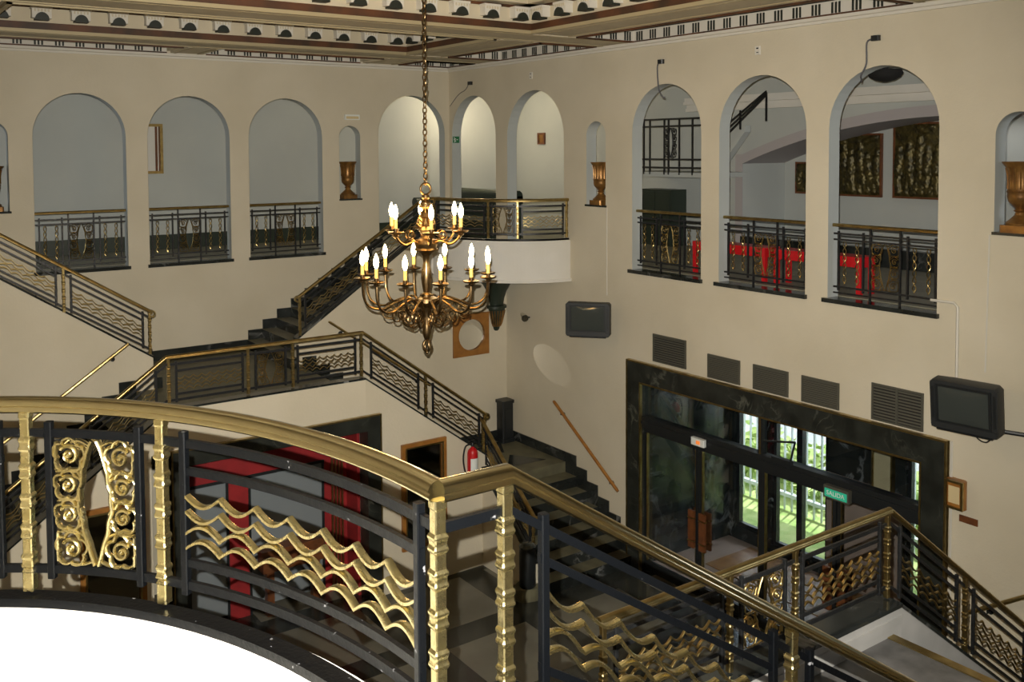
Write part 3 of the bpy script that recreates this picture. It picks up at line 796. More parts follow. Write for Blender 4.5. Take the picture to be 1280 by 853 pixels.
# landing railings and the flights going down from them
LX0, LX1 = 2*XD+3.70, -3.70
def landing_rail(F, label, fine):
    y = -2*LANE+.005
    pts = [(LX1-.0,y,3.10),(LX0,y,3.10)]; L = LX1-LX0; c = L/2
    return railing('landing_railing', label, F, pts, [('post',.03),('wave',.12,c-.30-.07,8),('post',c-.30),('orn',c-.20,c+.20),('post',c+.30),('wave',c+.37,L-.12,8),('post',L-.03)], fine=fine)
landing_rail(FR, 'level railing along the far landing beneath the dark steps', False)
landing_rail(NR, 'level railing along the near landing at bottom right, brass handrail to its peak', True)
def down_path():
    y = -2*LANE+.005
    return [(-3.70,y,3.10),(-1.68,y,1.63)]
pd = Path(down_path()); Ld = pd.L
def down_rail(F, label, fine=False):
    return railing('stair_railing', label, F, down_path(), [('wave',.12,.86,6),('post',.98),('wave',1.10,Ld-.13,6),('post',Ld-.035)], fine=fine, scr=(0,1))
down_rail(FR, 'railing sloping down right from the far landing above the fire extinguisher')
down_rail(FLD, 'railing sloping down left from the far landing behind the foreground handrail')
down_rail(NR, 'railing sloping down to the right edge from the peak of the near landing', True)
def low_rail(F, label):
    x = LW_X+.06
    pts = [(x,-3.66,1.56),(x,-4.98,.47)]; L = Path(pts).L
    return railing('stair_railing', label, F, pts, [('post',.03),('wave',.12,L-.12,8),('post',L-.03)], scr=(0,1))
low_rail(FR, 'short railing of the lowest steps beside the fire extinguisher')
# ------------------------------------------------------------------ gallery arch railings
def arch_rail(label, s0, s1, P):
    """low railing standing in a gallery arch; P(s, depth, z)"""
    c = (s0+s1)/2; w = s1-s0
    def W(m): return m.xf(lambda x,y,z: P(x,y,z))
    z0 = SILL+.03
    t = thing('arch_railing', label, 'railing', P(c,.10,z0), 'railings in the gallery arches')
    b, i = M['brass_old'], M['iron']
    m = MB(); m.sweep([(s0+.005,.10,z0+.86),(s1-.005,.10,z0+.86)], [(a*.9,q*.8) for a,q in HAND]); obj('handrail', W(m), b, t, 30)
    for nm,hh,a,e in (('top_bar',.76,s0+.01,s1-.01),('cross_bar',.69,s0+.01,s1-.01),('bottom_bar',.13,s0+.01,s1-.01)):
        m = MB(); m.box(a,e,.093,.107,z0+hh-.011,z0+hh+.011); obj(nm, W(m), i, t, 0)
    m = MB(); m.box(s0+.01,s1-.01,.093,.107,z0+.05,z0+.068); obj('bottom_bar', W(m), i, t, 0)
    f = w/1.35
    for d,za,zb in ((-.60,.09,.79),(-.275,.09,.79),(-.185,.0,.85),(.185,.0,.85),(.275,.09,.79),(.60,.09,.79)):
        m = MB(); m.box(c+d*f-.011,c+d*f+.011,.089,.111,z0+za,z0+zb); obj('iron_post', W(m), i, t, 0)
    for d in (-.52,-.355,.355,.52):
        m = MB()
        for sg in (-1,1):
            pts = [(c+d*f+sg*.020*sin(pi*k/4), .10+sg*.012*cos(pi*k/4), z0+.17+.50*k/24) for k in range(25)]
            m.tube(pts, .0062, 5)
        obj('twisted_strand', W(m), b, t, 50)
    p = Path([(c-.185*f,.10,0),(c+.185*f,.10,0)])
    m = MB(); ornament(p, .02, p.L-.02, z0+.15, z0+.68, m, .0046, 2, 4); obj('rose_panel', W(m), b, t, 50)
    return t
names = ['railing in the leftmost arch on the far wall','railing in the middle arch of the far wall, below the gilt picture','railing in the right arch of the far wall beside the urn niche']
for (a,b),n in zip(A_ARCH,names): arch_rail('black and brass '+n, a, b, lambda s,d,z: (s,d,z))
names = ['railing in the arch nearest the far urn on the right wall','railing in the middle large arch of the right wall','railing in the largest right hand arch below the gilt reliefs']
for (a,b),n in zip(B_ARCH,names): arch_rail('black and brass '+n, a, b, lambda s,d,z: (d,s,z))

# ------------------------------------------------------------------ urns in the niches
def urn(label, x, y, s=1.0):
    t = thing('urn', label, 'urn', (x,y,5.345), 'gilded urns in the wall niches')
    b = MB(); b.obox((x,y,5.345+.035*s),.27*s,.27*s,.07*s,0,0,.02); b.lathe((x,y,5.345),[(.125*s,.07*s),(.13*s,.09*s),(.10*s,.115*s),(.075*s,.14*s),(.05*s,.165*s)],20)
    obj('plinth', b, M['urn'], t, 40)
    b = MB(); pr = [(.05,.165),(.042,.19),(.06,.205),(.04,.222),(.06,.245),(.105,.29),(.118,.34),(.115,.37),(.122,.385),(.115,.40),(.112,.48),(.118,.56),(.135,.62),(.162,.655),(.165,.668),(.14,.662),(.10,.60)]
    vs = []; n = 28
    b.lathe((x,y,5.345),[(r*s,z*s) for r,z in pr],n)
    obj('bowl', b, M['urn'], t, 40)
    f = MB()
    for j in range(14):
        a = 2*pi*j/14; f.tube([(x+r*s*cos(a),y+r*s*sin(a),5.345+z*s) for r,z in ((.114,.41),(.112,.48),(.118,.56),(.131,.61))], .010*s, 4)
    obj('fluting', f, M['urn'], t, 40)
urn('gilded urn in the far wall niche right of the three arches', -2.065, .10, .98)
urn('gilded urn cut by the left edge in the far wall niche', -7.67, .10, .98)
urn('gilded urn in the right wall niche nearest the far corner', .10, -4.255, .98)
urn('large gilded urn in the niche at the right edge', .10, -10.63, 1.06)

# ------------------------------------------------------------------ chandelier
CX, CY = -4.945, -7.55
ch = thing('chandelier', 'large two tier bronze chandelier with lit candle bulbs hanging in the hall', 'chandelier', (CX,CY,4.24))
m = MB()
z = 5.90; i = 0
while z < BEAM+.50:
    R = .020; pts = []
    for j in range(10):
        a = 2*pi*j/10; u = R*cos(a); w = .034*sin(a)
        pts.append((CX+(u if i%2 else 0), CY+(0 if i%2 else u), z+w))
    m.tube(pts,.0065,5,closed=True); z += .052; i += 1
obj('chain', m, M['bronze'], ch, 60)
m = MB(); m.lathe((CX,CY,BEAM+.42),[(.03,0),(.10,.05),(.12,.09),(.12,.14)],20); obj('ceiling_rose', m, M['bronze'], ch)
m = MB(); m.torus((CX,CY,5.83),.055,.011,'y',24,8); obj('hanging_ring', m, M['bronze'], ch, 60)
m = MB()
m.lathe((CX,CY,0),[(.012,5.785),(.035,5.77),(.04,5.745),(.022,5.725),(.05,5.70),(.055,5.66),(.03,5.63),(.05,5.60),(.062,5.57),(.035,5.54),(.03,5.47),(.06,5.44),(.055,5.41),(.03,5.39),(.045,5.36),(.10,5.345),(.115,5.31),(.10,5.27),(.115,5.25),(.06,5.22),(.035,5.19),(.03,5.12),(.045,5.05),(.052,4.98),(.042,4.90),(.03,4.84),(.05,4.82),(.05,4.80),(.11,4.785),(.12,4.75),(.10,4.72),(.06,4.70),(.045,4.66),(.035,4.60),(.04,4.52),(.046,4.46),(.03,4.40),(.02,4.385)],18)
obj('stem', m, M['bronze'], ch, 40)
m = MB(); m.torus((CX,CY,4.325),.040,.014,'y',20,7,sy=1.35); m.torus((CX,CY,4.325),.040,.012,'x',20,7,sy=1.35); m.sphere((CX,CY,4.262),.02,10,6); obj('finial', m, M['bronze'], ch, 60)
m = MB()
for k in range(12):
    a = 2*pi*k/12+.2; d = Vector((cos(a),sin(a),0))
    pts = []
    for j in range(20):
        b = 2.6*pi*j/19; r = .098*(1-.62*j/19); c = Vector((CX,CY,4.60))+d*.17
        pts.append(c+d*(r*cos(b+2.2))+Vector((0,0,r*sin(b+2.2))))
    m.tube(pts, .009, 5)
obj('lower_scrolls', m, M['bronze'], ch, 60)
m = MB()
for k in range(6):
    a = 2*pi*k/6; d = Vector((cos(a),sin(a),0)); o = Vector((CX,CY,5.50))
    m.tube([o+d*.03,o+d*.08+Vector((0,0,.05)),o+d*.10+Vector((0,0,.0)),o+d*.06+Vector((0,0,-.04))],.008,5)
    o = Vector((CX,CY,5.66)); m.tube([o+d*.03,o+d*.07+Vector((0,0,.03)),o+d*.06+Vector((0,0,-.05)),o+d*.03+Vector((0,0,-.06))],.007,5)
obj('stem_leaves', m, M['bronze'], ch, 60)
def catmull(P, n):
    P = [Vector(p) for p in P]; Q = [P[0]]+P+[P[-1]]; out = []
    for i in range(1,len(Q)-2):
        for j in range(n):
            t = j/n; a,b,c,d = Q[i-1],Q[i],Q[i+1],Q[i+2]
            out.append(.5*((2*b)+(c-a)*t+(2*a-5*b+4*c-d)*t*t+(3*b-a-3*c+d)*t**3))
    out.append(P[-1]); return out
VIEW = atan2(CY+15.42, CX+9.55)    # direction from the viewer, only used to turn the tiers
def chand_arm(ang, R, zc, zb, r0, low):
    d = Vector((cos(ang),sin(ang),0)); o = Vector((CX,CY,0)); U = lambda r,z: o+d*r+Vector((0,0,z))
    m = MB()
    if low: P = [U(r0,zb-.02),U(.18,zb+.05),U(.30,zb+.02),U(.42,zb-.035),U(.54,zb-.01),U(R-.01,zb+.09),U(R,zc)]
    else: P = [U(r0,zb),U(.15,zb+.02),U(.24,zb-.005),U(.31,zb+.03),U(R,zb+.09),U(R,zc)]
    Q = catmull(P,6); m.tube(Q, .0125, 6)
    if low:
        for j in (0,1):
            c = U(.36-.13*j, zb-.075-.02*j); pts = []
            for q in range(18):
                b = 2.5*pi*q/17; r = .075*(1-.6*q/17); pts.append(c+d*(r*cos(b+1.2))*(1 if j else -1)+Vector((0,0,r*sin(b+1.2))))
            m.tube(pts,.008,5)
    else:
        c = U(.17,zb+.075); m.tube([c+d*(.05*(1-.5*q/14)*cos(2.3*pi*q/14-1.5))+Vector((0,0,.05*(1-.5*q/14)*sin(2.3*pi*q/14-1.5))) for q in range(15)],.007,5)
    a = obj('arm', m, M['bronze'], ch, 60)
    p = U(R,zc); m = MB()
    m.lathe(p,[(.012,-.03),(.03,-.018),(.02,-.005),(.066,.004),(.078,.018),(.074,.022),(.03,.014),(.02,.02),(.022,.05),(.014,.052)],14)
    obj('drip_pan', m, M['bronze'], a, 40)
    m = MB(); m.lathe(p,[(.0165,.045),(.0165,.135),(.010,.140)],10); obj('candle_tube', m, M['candle'], a)
    m = MB(); m.lathe(p,[(.010,.139),(.021,.165),(.026,.195),(.021,.23),(.010,.262),(.003,.278)],10); obj('bulb', m, M['bulb'], a, 60)
for k in range(12): chand_arm(VIEW-radians(90)+radians(12+30*k), .61, 4.985, 4.735, .09, True)
for k in range(6): chand_arm(VIEW-radians(90)+radians(38+60*k), .355, 5.42, 5.315, .09, False)

# ------------------------------------------------------------------ portal with glazed doors and vestibule
dr = bpy.data.objects.new('door_1', None); COL.objects.link(dr); dr.location = (0,-7.5,0); ROOT[dr.name] = Vector((0,-7.5,0)); dr['kind'] = 'structure'
IY0, IY1, ITOP = -9.70, -5.29, 2.80
m = MB(); m.frame('x',PY0,PY1,0,PTOP,(IY0-PY0,PY1-IY1,0,PTOP-ITOP),-.06,.16)
obj('door_surround', m, M['marble_door'], dr, 0)
m = MB(); m.frame('x',PY0-.012,PY1+.012,0,PTOP+.012,(.022,.022,0,.022),-.07,-.005); m.frame('x',IY0-.005,IY1+.005,0,ITOP+.005,(.022,.022,0,.022),-.068,-.02)
obj('bronze_edging', m, M['brass_old'], dr, 0)
m = MB(); m.box(-.03,.12,IY0,IY1,2.14,2.30); m.box(-.045,-.031,IY0,IY1,2.20,2.24); obj('transom_bar', m, M['black'], dr, 0)
m = MB()
ym = [-6.37,-7.46,-8.60]
m.box(.0,.09,ym[1]-.035,ym[1]+.035,2.30,ITOP)
m.box(-.01,.0,ym[1]-.012,ym[1]+.012,2.30,ITOP,1)
obj('transom_mullion', m, [M['black'],M['brass_old']], dr, 0)
m = MB(); m.box(.045,.05,IY0,IY1,2.30,ITOP); obj('transom_glass', m, M['glass'], dr, 0)
leaves = [(IY1,-6.37,'pull_r'),(-6.37,-7.46,'pull_l'),(-7.46,-8.58,'pull_r'),(-8.58,IY0,'pull_l')]
def door_leaf(ya, yb, side, ang):
    """ya = hinge side"""
    hy = ya if side=='pull_r' else yb; oy = yb if side=='pull_r' else ya
    w = abs(yb-ya)-.01; sg = 1 if oy>hy else -1
    def F(x,y,z): # x out of plane, y along from hinge
        return (.06+x*cos(ang)+y*sin(ang), hy+sg*(y*cos(ang)-x*sin(ang)), z)
    m = MB()
    m.frame('x',0,w,.01,2.13,(.05,.05,.15,.07),-.022,.022)
    for y in (.052,w-.052): m.box(-.024,.024,y-.006,y+.006,.16,2.06,1)
    l = obj('door_leaf', m.xf(F), [M['black'],M['brass_old']], dr, 0)
    m = MB(); m.box(-.004,.004,.05,w-.05,.16,2.06); obj('pane', m.xf(F), M['glass'], l, 0)
    for x in (-.055,.055):
        m = MB(); m.box(x-.018,x+.018,w-.145,w-.035,.68,1.20); m.box(min(x,0),max(x,0),w-.10,w-.07,.78,.81,1); m.box(min(x,0),max(x,0),w-.10,w-.07,1.07,1.10,1)
        m.box(x-.024,x+.024,w-.15,w-.03,1.09,1.105,1); m.box(x-.024,x+.024,w-.15,w-.03,.77,.785,1)
        obj('door_pull', m.xf(F), [M['wood'],M['brass_old']], l, 0)
door_leaf(IY1,-6.37,'pull_r',0.0); door_leaf(-6.37,-7.46,'pull_l',0.0); door_leaf(-7.46,-8.58,'pull_r',0.0); door_leaf(-8.58,IY0,'pull_l',0.0)
# vestibule
VX = 2.0
struct('floor_vestibule', MB().box(TH,VX+.2,-10.6,-5.0,-.1,.001), M['floor_pale'])
m = MB(); m.box(.9,1.9,-9.6,-5.7,.001,.012); tag(obj('door_mat', m, M['wood_light']), 'brown mat on the vestibule floor behind the glazed doors', 'mat')
struct('wall_vestibule_left', MB().box(TH,VX+.2,-5.17,-5.0,0,3.4), M['marble'])
struct('wall_vestibule_right', MB().box(TH,VX+.2,-10.7,-10.5,0,3.4), M['marble'])
struct('ceiling_vestibule', MB().box(TH,VX+.3,-10.7,-5.0,3.2,3.4), M['green_dark'])
wins = [(-5.86,-5.29,.20,2.05),(-5.86,-5.35,2.12,2.95),(-7.00,-6.02,.17,2.05),(-6.45,-6.02,2.12,2.95),(-7.00,-6.55,2.12,2.95),(-8.75,-8.25,.2,2.75)]
m = MB()
yy = [-10.7,-8.75,-8.25,-7.0,-6.02,-5.86,-5.29,-5.0]
m.box(VX,VX+.2,-10.7,-8.75,0,3.4); m.box(VX,VX+.2,-8.25,-7.0,0,3.4); m.box(VX,VX+.2,-6.02,-5.86,0,3.4); m.box(VX,VX+.2,-5.29,-5.0,0,3.4)
m.box(VX,VX+.2,-8.75,-8.25,2.75,3.4); m.box(VX,VX+.2,-8.75,-8.25,0,.15); m.box(VX,VX+.2,-7.0,-6.02,2.95,3.4); m.box(VX,VX+.2,-5.86,-5.29,2.95,3.4); m.box(VX,VX+.2,-5.86,-5.29,0,.2); m.box(VX,VX+.2,-7.0,-6.02,0,.12)
struct('wall_vestibule_front', m, M['marble'])
for n,(y0,y1,z0,z1) in enumerate([(-5.86,-5.29,.2,2.95),(-7.0,-6.02,.12,2.95),(-8.75,-8.25,.15,2.75)]):
    w = bpy.data.objects.new('window_%d'%(n+1), None); COL.objects.link(w); w.location = (VX+.1,(y0+y1)/2,z0); ROOT[w.name] = Vector(w.location); w['kind'] = 'structure'
    m = MB()
    m.frame('x',y0,y1,z0,z1,(.05,.05,.06,.05),VX+.05,VX+.12)
    if n<2: m.box(VX+.04,VX+.13,y0,y1,2.04,2.14)
    if n==1: m.box(VX+.04,VX+.13,-6.55,-6.45,z0,z1)
    obj('window_frame', m, M['black'], w, 0)
    m = MB(); m.box(VX+.08,VX+.085,y0+.05,y1-.05,z0+.06,z1-.05); obj('pane', m, M['glass'], w, 0)
# fence and greenery outside
fn = thing('street_fence', 'pale bar fence seen through the vestibule windows', 'fence', (3.6,-7,0))
m = MB(); m.box(3.56,3.64,-12,-3,2.52,2.57); m.box(3.56,3.64,-12,-3,.25,.31); obj('rail', m, M['fence'], fn, 0)
for k in range(52):
    y = -11+.15*k
    m = MB(); m.box(3.585,3.615,y-.013,y+.013,0,2.72); m.lathe((3.6,y,2.72),[(.013,0),(.022,.03),(.002,.11)],4); obj('bar', m, M['fence'], fn, 0)
rnd = random.Random(3)
m = MB()
for k in range(2600):
    x = 3.98+rnd.random()*.7; y = -13+rnd.random()*11; z = rnd.random()**.8*.95; a = rnd.random()*6.3; s = .07+.08*rnd.random(); t_ = rnd.random()*1.2-.6
    u = Vector((cos(a),sin(a),t_)).normalized(); v = Vector((-sin(a)*.6,cos(a)*.6,.7)).normalized()
    p = Vector((x,y,z)); m.add([p-u*s,p-v*s*.5,p+u*s,p+v*s*.5],[(0,1,2,3)])
hd = obj('hedge', m, M['grass'], None, 0, loc=(4.3,-7.5,0)); tag(hd, 'bright green hedge behind the street fence', 'hedge')
struct('floor_street', MB().box(2.2,40,-40,30,-.3,-.02), M['pale_stone'])
struct('floor_lawn', MB().box(2.25,5.0,-16,2,-.02,.01), M['grass'])
struct('trim_12', MB().box(VX-.02,VX-.001,-8.2,-7.02,.0,1.55), M['floor_pale'])
struct('wall_street', MB().box(13,13.4,-40,30,-.3,7), M['white'])
# warm lamp niche in the vestibule wall
m = MB(); m.box(VX-.05,VX-.001,-8.06,-7.80,1.55,2.75); 
lp = thing('wall_panel', 'cream lit panel on the dark vestibule wall', 'panel', (VX-.03,-7.93,1.55)); obj('panel_face', m, M['lamp_warm'], lp, 0)
m = MB(); m.box(VX-.07,VX-.001,-7.80,-7.77,1.5,2.8); m.box(VX-.07,VX-.001,-8.09,-8.06,1.5,2.8); obj('panel_frame', m, M['brass_old'], lp, 0)
# door closer, exit sign, small white detector over the doors
cl = thing('door_closer', 'dark angled door closer arm on the transom bar', 'door closer', (-.05,-7.75,2.30))
m = MB(); m.box(-.10,-.03,-8.0,-7.72,2.30,2.36); obj('closer_body', m, M['black'], cl, 0)
m = MB(); m.tube([(-.06,-7.98,2.34),(-.10,-8.08,2.62)],.014,6); m.tube([(-.10,-8.08,2.62),(-.10,-7.60,2.52)],.014,6); obj('closer_arm', m, M['black'], cl)
sg = thing('exit_sign', 'green lit SALIDA exit sign above the glazed doors', 'sign', (-.08,-8.55,2.10))
m = MB(); m.box(-.11,-.045,-8.84,-8.50,2.08,2.23); obj('sign_box', m, M['grille'], sg, 0)
m = MB(); m.box(-.116,-.11,-8.82,-8.52,2.10,2.195); obj('sign_face', m, M['sign_lit'], sg, 0)
def text_mesh(body, size, loc, rot, mt, parent, name):
    cu = bpy.data.curves.new('t','FONT'); cu.body = body; cu.size = size; cu.align_x = 'CENTER'; cu.align_y = 'CENTER'; cu.extrude = .002
    o = bpy.data.objects.new('t',cu); COL.objects.link(o); bpy.context.view_layer.update()
    me = bpy.data.meshes.new_from_object(o.evaluated_get(bpy.context.evaluated_depsgraph_get()))
    bpy.data.objects.remove(o); me.transform(Matrix.Translation(Vector(loc)) @ rot.to_4x4())
    me.transform(Matrix.Translation(-ROOT[parent.name])); me.materials.clear(); me.materials.append(mt)
    q = bpy.data.objects.new(name, me); COL.objects.link(q); q.parent = parent; ROOT[q.name] = ROOT[parent.name].copy(); return q
ROTB = Matrix(((0,0,-1),(-1,0,0),(0,1,0)))       # text on the right wall, facing the hall
text_mesh('SALIDA', .075, (-.119,-8.67,2.148), ROTB, M['sign_white'], sg, 'sign_letters')
dt = thing('door_sensor', 'small white sensor box with an orange light on the transom', 'sensor', (-.06,-6.47,2.20))
m = MB(); m.obox((-.075,-6.47,2.22),.06,.24,.10,0,0,.01); obj('sensor_case', m, M['sign_white'], dt, 0)
m = MB(); m.obox((-.110,-6.49,2.22),.01,.07,.045,0,0,.004); obj('sensor_light', m, mat('orange_lens',(.7,.18,.03),.3,emit=(.9,.25,.05),estr=.6), dt, 0)
# ------------------------------------------------------------------ televisions on wall brackets
def television(label, c, rz, tilt, wallpt, wire=False):
    """front faces local -y; c = centre of the screen face"""
    t = thing('television', label, 'television', c, 'tube televisions on the right wall')
    R = Matrix.Rotation(rz,3,'Z') @ Matrix.Rotation(tilt,3,'X')
    SC = .90
    def F(x,y,z): return tuple(Vector(c)+R @ Vector((x*SC,y*SC,z*SC)))
    m = MB(); W,H = .36,.27
    rings = [(W,H,.0),(W+.006,H+.006,.02),(W+.006,H+.006,.16),(W-.03,H-.02,.24),(W-.10,H-.07,.40),(W-.12,H-.10,.46)]
    vs = []
    for w,h,y in rings:
        q = .03
        for a,b in ((-w+q,-h),(w-q,-h),(w,-h+q),(w,h-q),(w-q,h),(-w+q,h),(-w,h-q),(-w,-h+q)): vs.append((a,y,b))
    n = 8; fs = [(i*n+j,i*n+(j+1)%n,(i+1)*n+(j+1)%n,(i+1)*n+j) for i in range(len(rings)-1) for j in range(n)]+[tuple(range(n))[::-1],tuple(range(len(vs)-n,len(vs)))]
    m.add(vs,fs); m.box(-W+.01,W-.01,-.012,.0,-H+.01,-H+.07)
    obj('cabinet', m.xf(F), M['tv'], t, 30)
    m = MB()
    m.frame('y',-.30,.30,-.20,.235,(.03,.03,.025,.025),-.012,.0)
    obj('bezel', m.xf(F), M['black'], t, 0)
    m = MB(); N_ = 10; vs = []
    for i in range(N_+1):
        for j in range(N_+1):
            u = -1+2*i/N_; v = -1+2*j/N_; vs.append((.27*u, -.004-.022*(1-u*u)*(1-v*v)**.5 if abs(v)<1 else -.004, .0175+.1925*v))
    m.add(vs,[(i*(N_+1)+j,(i+1)*(N_+1)+j,(i+1)*(N_+1)+j+1,i*(N_+1)+j+1) for i in range(N_) for j in range(N_)])
    obj('screen', m.xf(F), M['screen'], t, 60)
    for sx in (-1,1):
        m = MB(); m.box(sx*.330-.013,sx*.330+.013,-.005,-.0005,-.16,.20)
        obj('speaker_grille', m.xf(F), M['black'], t, 0)
    m = MB(); b0 = Vector(F(0,.25,-H-.012)); wp = Vector(wallpt)
    m.add([F(-.30,.0,-H-.006),F(.30,.0,-H-.006),F(.30,.35,-H-.006),F(-.30,.35,-H-.006),F(-.30,.0,-H-.02),F(.30,.0,-H-.02),F(.30,.35,-H-.02),F(-.30,.35,-H-.02)],[(0,1,2,3),(4,5,6,7),(0,1,5,4),(1,2,6,5),(2,3,7,6),(3,0,4,7)])
    m.tube([b0,(wp.x-.10,wp.y,b0.z-.02),(wp.x-.01,wp.y,b0.z-.02)],.022,8)
    m.box(wp.x-.02,wp.x-.001,wp.y-.05,wp.y+.05,wp.z-.13,wp.z+.13)
    obj('wall_bracket', m, M['black'], t, 30)
    if wire:
        m = MB(); pts = [F(.05,.2,-H-.02),F(.08,.15,-H-.09),F(.16,.18,-H-.13),F(.22,.2,-H-.06),F(.25,.22,-H-.02)]
        m.tube(catmull(pts,5),.006,5); obj('loose_wire', m, M['black'], t)
television('dark tube television on the right wall between the corner balcony and the first vent', (-.60,-4.76,3.70), radians(-50), 0, (0,-4.20,3.5))
television('dark tube television above the right end of the glazed doors', (-.60,-10.46,3.64), radians(-84), radians(6), (0,-11.0,3.62), True)

# ------------------------------------------------------------------ ventilation grilles over the portal
names = ['farthest left of the five vent grilles, above the corner of the portal frame','second vent grille from the left above the portal','middle one of the five vent grilles above the portal','fourth vent grille from the left above the portal','wide double vent grille nearest the right hand television']
for (y0,y1,z0,z1),n in zip([(-6.17,-5.52,3.15,3.55),(-7.13,-6.57,3.12,3.44),(-7.90,-7.35,3.12,3.44),(-8.63,-8.10,3.12,3.44),(-9.69,-9.06,3.12,3.54)],names):
    t = thing('vent_grille', n, 'vent', (0,(y0+y1)/2,z0), 'vent grilles above the portal')
    m = MB(); f = .022
    m.frame('x',y0,y1,z0,z1,f,-.02,-.001)
    if y0<-9.2: m.box(-.02,-.001,(y0+y1)/2-.012,(y0+y1)/2+.012,z0+f,z1-f)
    obj('frame', m, M['grille'], t, 0)
    m = MB(); m.box(-.004,-.001,y0+f,y1-f,z0+f,z1-f); obj('backing', m, M['dark'], t, 0)
    m = MB(); n_ = 11
    for k in range(n_):
        z = z0+f+(z1-z0-2*f)*(k+.5)/n_; m.add([(-.018,y0+f,z-.008),(-.018,y1-f,z-.008),(-.006,y1-f,z+.009),(-.006,y0+f,z+.009)],[(0,1,2,3)])
    obj('louvres', m, M['grille'], t, 0)

# ------------------------------------------------------------------ things on the stair walls
YL = -LANE
t = thing('round_mirror', 'round mirror in a square wooden frame below the corner balcony', 'mirror', (-.75,YL,2.65))
m = MB(); n = 40; cx,cz,r = -.75,3.05,.265
sq = []
for i in range(n):
    a = 2*pi*i/n; k = .36/max(abs(cos(a)),abs(sin(a))); sq.append((cx+cos(a)*k,cz+sin(a)*k))
ci = [(cx+r*cos(2*pi*i/n),cz+r*sin(2*pi*i/n)) for i in range(n)]
vs = [(x,YL-.035,z) for x,z in sq]+[(x,YL-.045,z) for x,z in ci]+[(x,YL-.002,z) for x,z in sq]+[(x,YL-.012,z) for x,z in ci]
fs = []
for i in range(n):
    j = (i+1)%n; fs += [(i,j,n+j,n+i),(i,j,2*n+j,2*n+i),(n+i,n+j,3*n+j,3*n+i)]
m.add(vs,fs); obj('frame', m, M['wood_light'], t, 0)
m = MB(); m.add([(x,YL-.014,z) for x,z in ci],[tuple(range(n))]); obj('mirror_glass', m, M['mirror'], t, 0)
# bracket under the corner balcony
t = thing('wall_bracket', 'dark fluted bracket carrying the corner balcony', 'bracket', (-.20,YL-.02,3.05))
def half_lathe(pr, c, n=16):
    m = MB(); vs = []
    for r_,z in pr:
        for j in range(n+1):
            a = pi+pi*j/n; vs.append((c[0]+r_*cos(a),c[1]+r_*.9*sin(a),z))
    k = n+1
    m.add(vs,[(i*k+j,i*k+j+1,(i+1)*k+j+1,(i+1)*k+j) for i in range(len(pr)-1) for j in range(n)]+[tuple(range(k)),tuple(range((len(pr)-1)*k,len(pr)*k))])
    return m
bc = (-.22,YL-.003)
obj('cup', half_lathe([(.03,3.06),(.05,3.08),(.07,3.14),(.10,3.20),(.155,3.42),(.16,3.45),(.19,3.46),(.19,3.50),(.14,3.52)],bc), M['green_dark'], t, 40)
obj('flared_top', half_lathe([(.13,3.52),(.145,3.62),(.19,3.75),(.27,3.88),(.36,3.96),(.39,3.985),(.39,4.02),(.36,4.03)],bc), M['green_dark'], t, 40)
m = MB()
for j in range(9):
    a = pi+pi*(j+.5)/9; m.tube([(bc[0]+r_*cos(a),bc[1]+r_*.9*sin(a),z) for r_,z in ((.075,3.14),(.105,3.20),(.158,3.42))],.012,4)
obj('gilt_ribs', m, M['urn'], t, 40)
m = MB(); m.box(-1.0,.0-.003,YL-.45,YL-.003,4.03,4.10); obj('shelf', m, M['green_dark'], t, 0)
# wall spotlight
t = thing('spotlight', 'small silver spotlight on the right wall beside the dark bracket', 'spotlight', (0,-2.53,3.37))
m = MB(); m.tube([(0,-2.53,3.36),(-.08,-2.53,3.37)],.015,8); obj('stem', m, M['black'], t)
m = MB(); m.tube([(-.06,-2.40,3.40),(-.10,-2.50,3.385),(-.135,-2.585,3.365)],[.035,.05,.062],12); obj('lamp_head', m, mat('chrome',(.7,.68,.62),.2,1.0), t)
# framed mirrors on the hall wall under the far landing
def framed(label, x0,x1,z0,z1,y):
    t = thing('framed_mirror', label, 'mirror', ((x0+x1)/2,y,z0), 'framed mirrors under the far stairs')
    m = MB(); f = .075; m.frame('y',x0,x1,z0,z1,f,y-.045,y-.002); m.frame('y',x0+f-.02,x1-f+.02,z0+f-.02,z1-f+.02,.02,y-.055,y-.0455,1)
    obj('frame', m, [M['wood_light'],M['brass_old']], t, 0)
    m = MB(); m.box(x0+f,x1-f,y-.014,y-.01,z0+f,z1-f); obj('mirror_glass', m, M['dark_mirror'], t, 0)
M['dark_mirror'] = mat('dark_old_mirror',(.30,.30,.26),.05,1.0)
Y2 = -2*LANE-.06
framed('framed mirror left of the fire extinguisher', -3.17,-2.44,.55,2.07,Y2)
framed('framed mirror glimpsed through the foreground rose panel', -7.36,-6.63,.55,2.07,Y2)
# fire extinguisher
t = thing('fire_extinguisher', 'red fire extinguisher hanging under the stair rail', 'fire extinguisher', (-2.03,Y2-.09,1.36))
m = MB(); c = (-2.03,Y2-.095,1.36); m.lathe(c,[(.06,0),(.075,.015),(.078,.04),(.078,.40),(.07,.44),(.045,.475),(.022,.49),(.022,.505)],18); obj('cylinder', m, M['red'], t, 40)
m = MB(); m.lathe((c[0],c[1],c[2]+.505),[(.024,0),(.026,.03),(.018,.05)],10); m.box(c[0]-.05,c[0]+.045,c[1]-.012,c[1]+.012,1.905,1.92); m.box(c[0]-.06,c[0]+.03,c[1]-.01,c[1]+.01,1.94,1.952); obj('valve', m, M['black'], t)
m = MB(); m.tube(catmull([(c[0]-.02,c[1],1.90),(c[0]-.12,c[1],1.88),(c[0]-.16,c[1],1.72),(c[0]-.14,c[1],1.55),(c[0]-.09,c[1],1.42)],6),.013,7); obj('hose', m, M['black'], t)
m = MB(); 
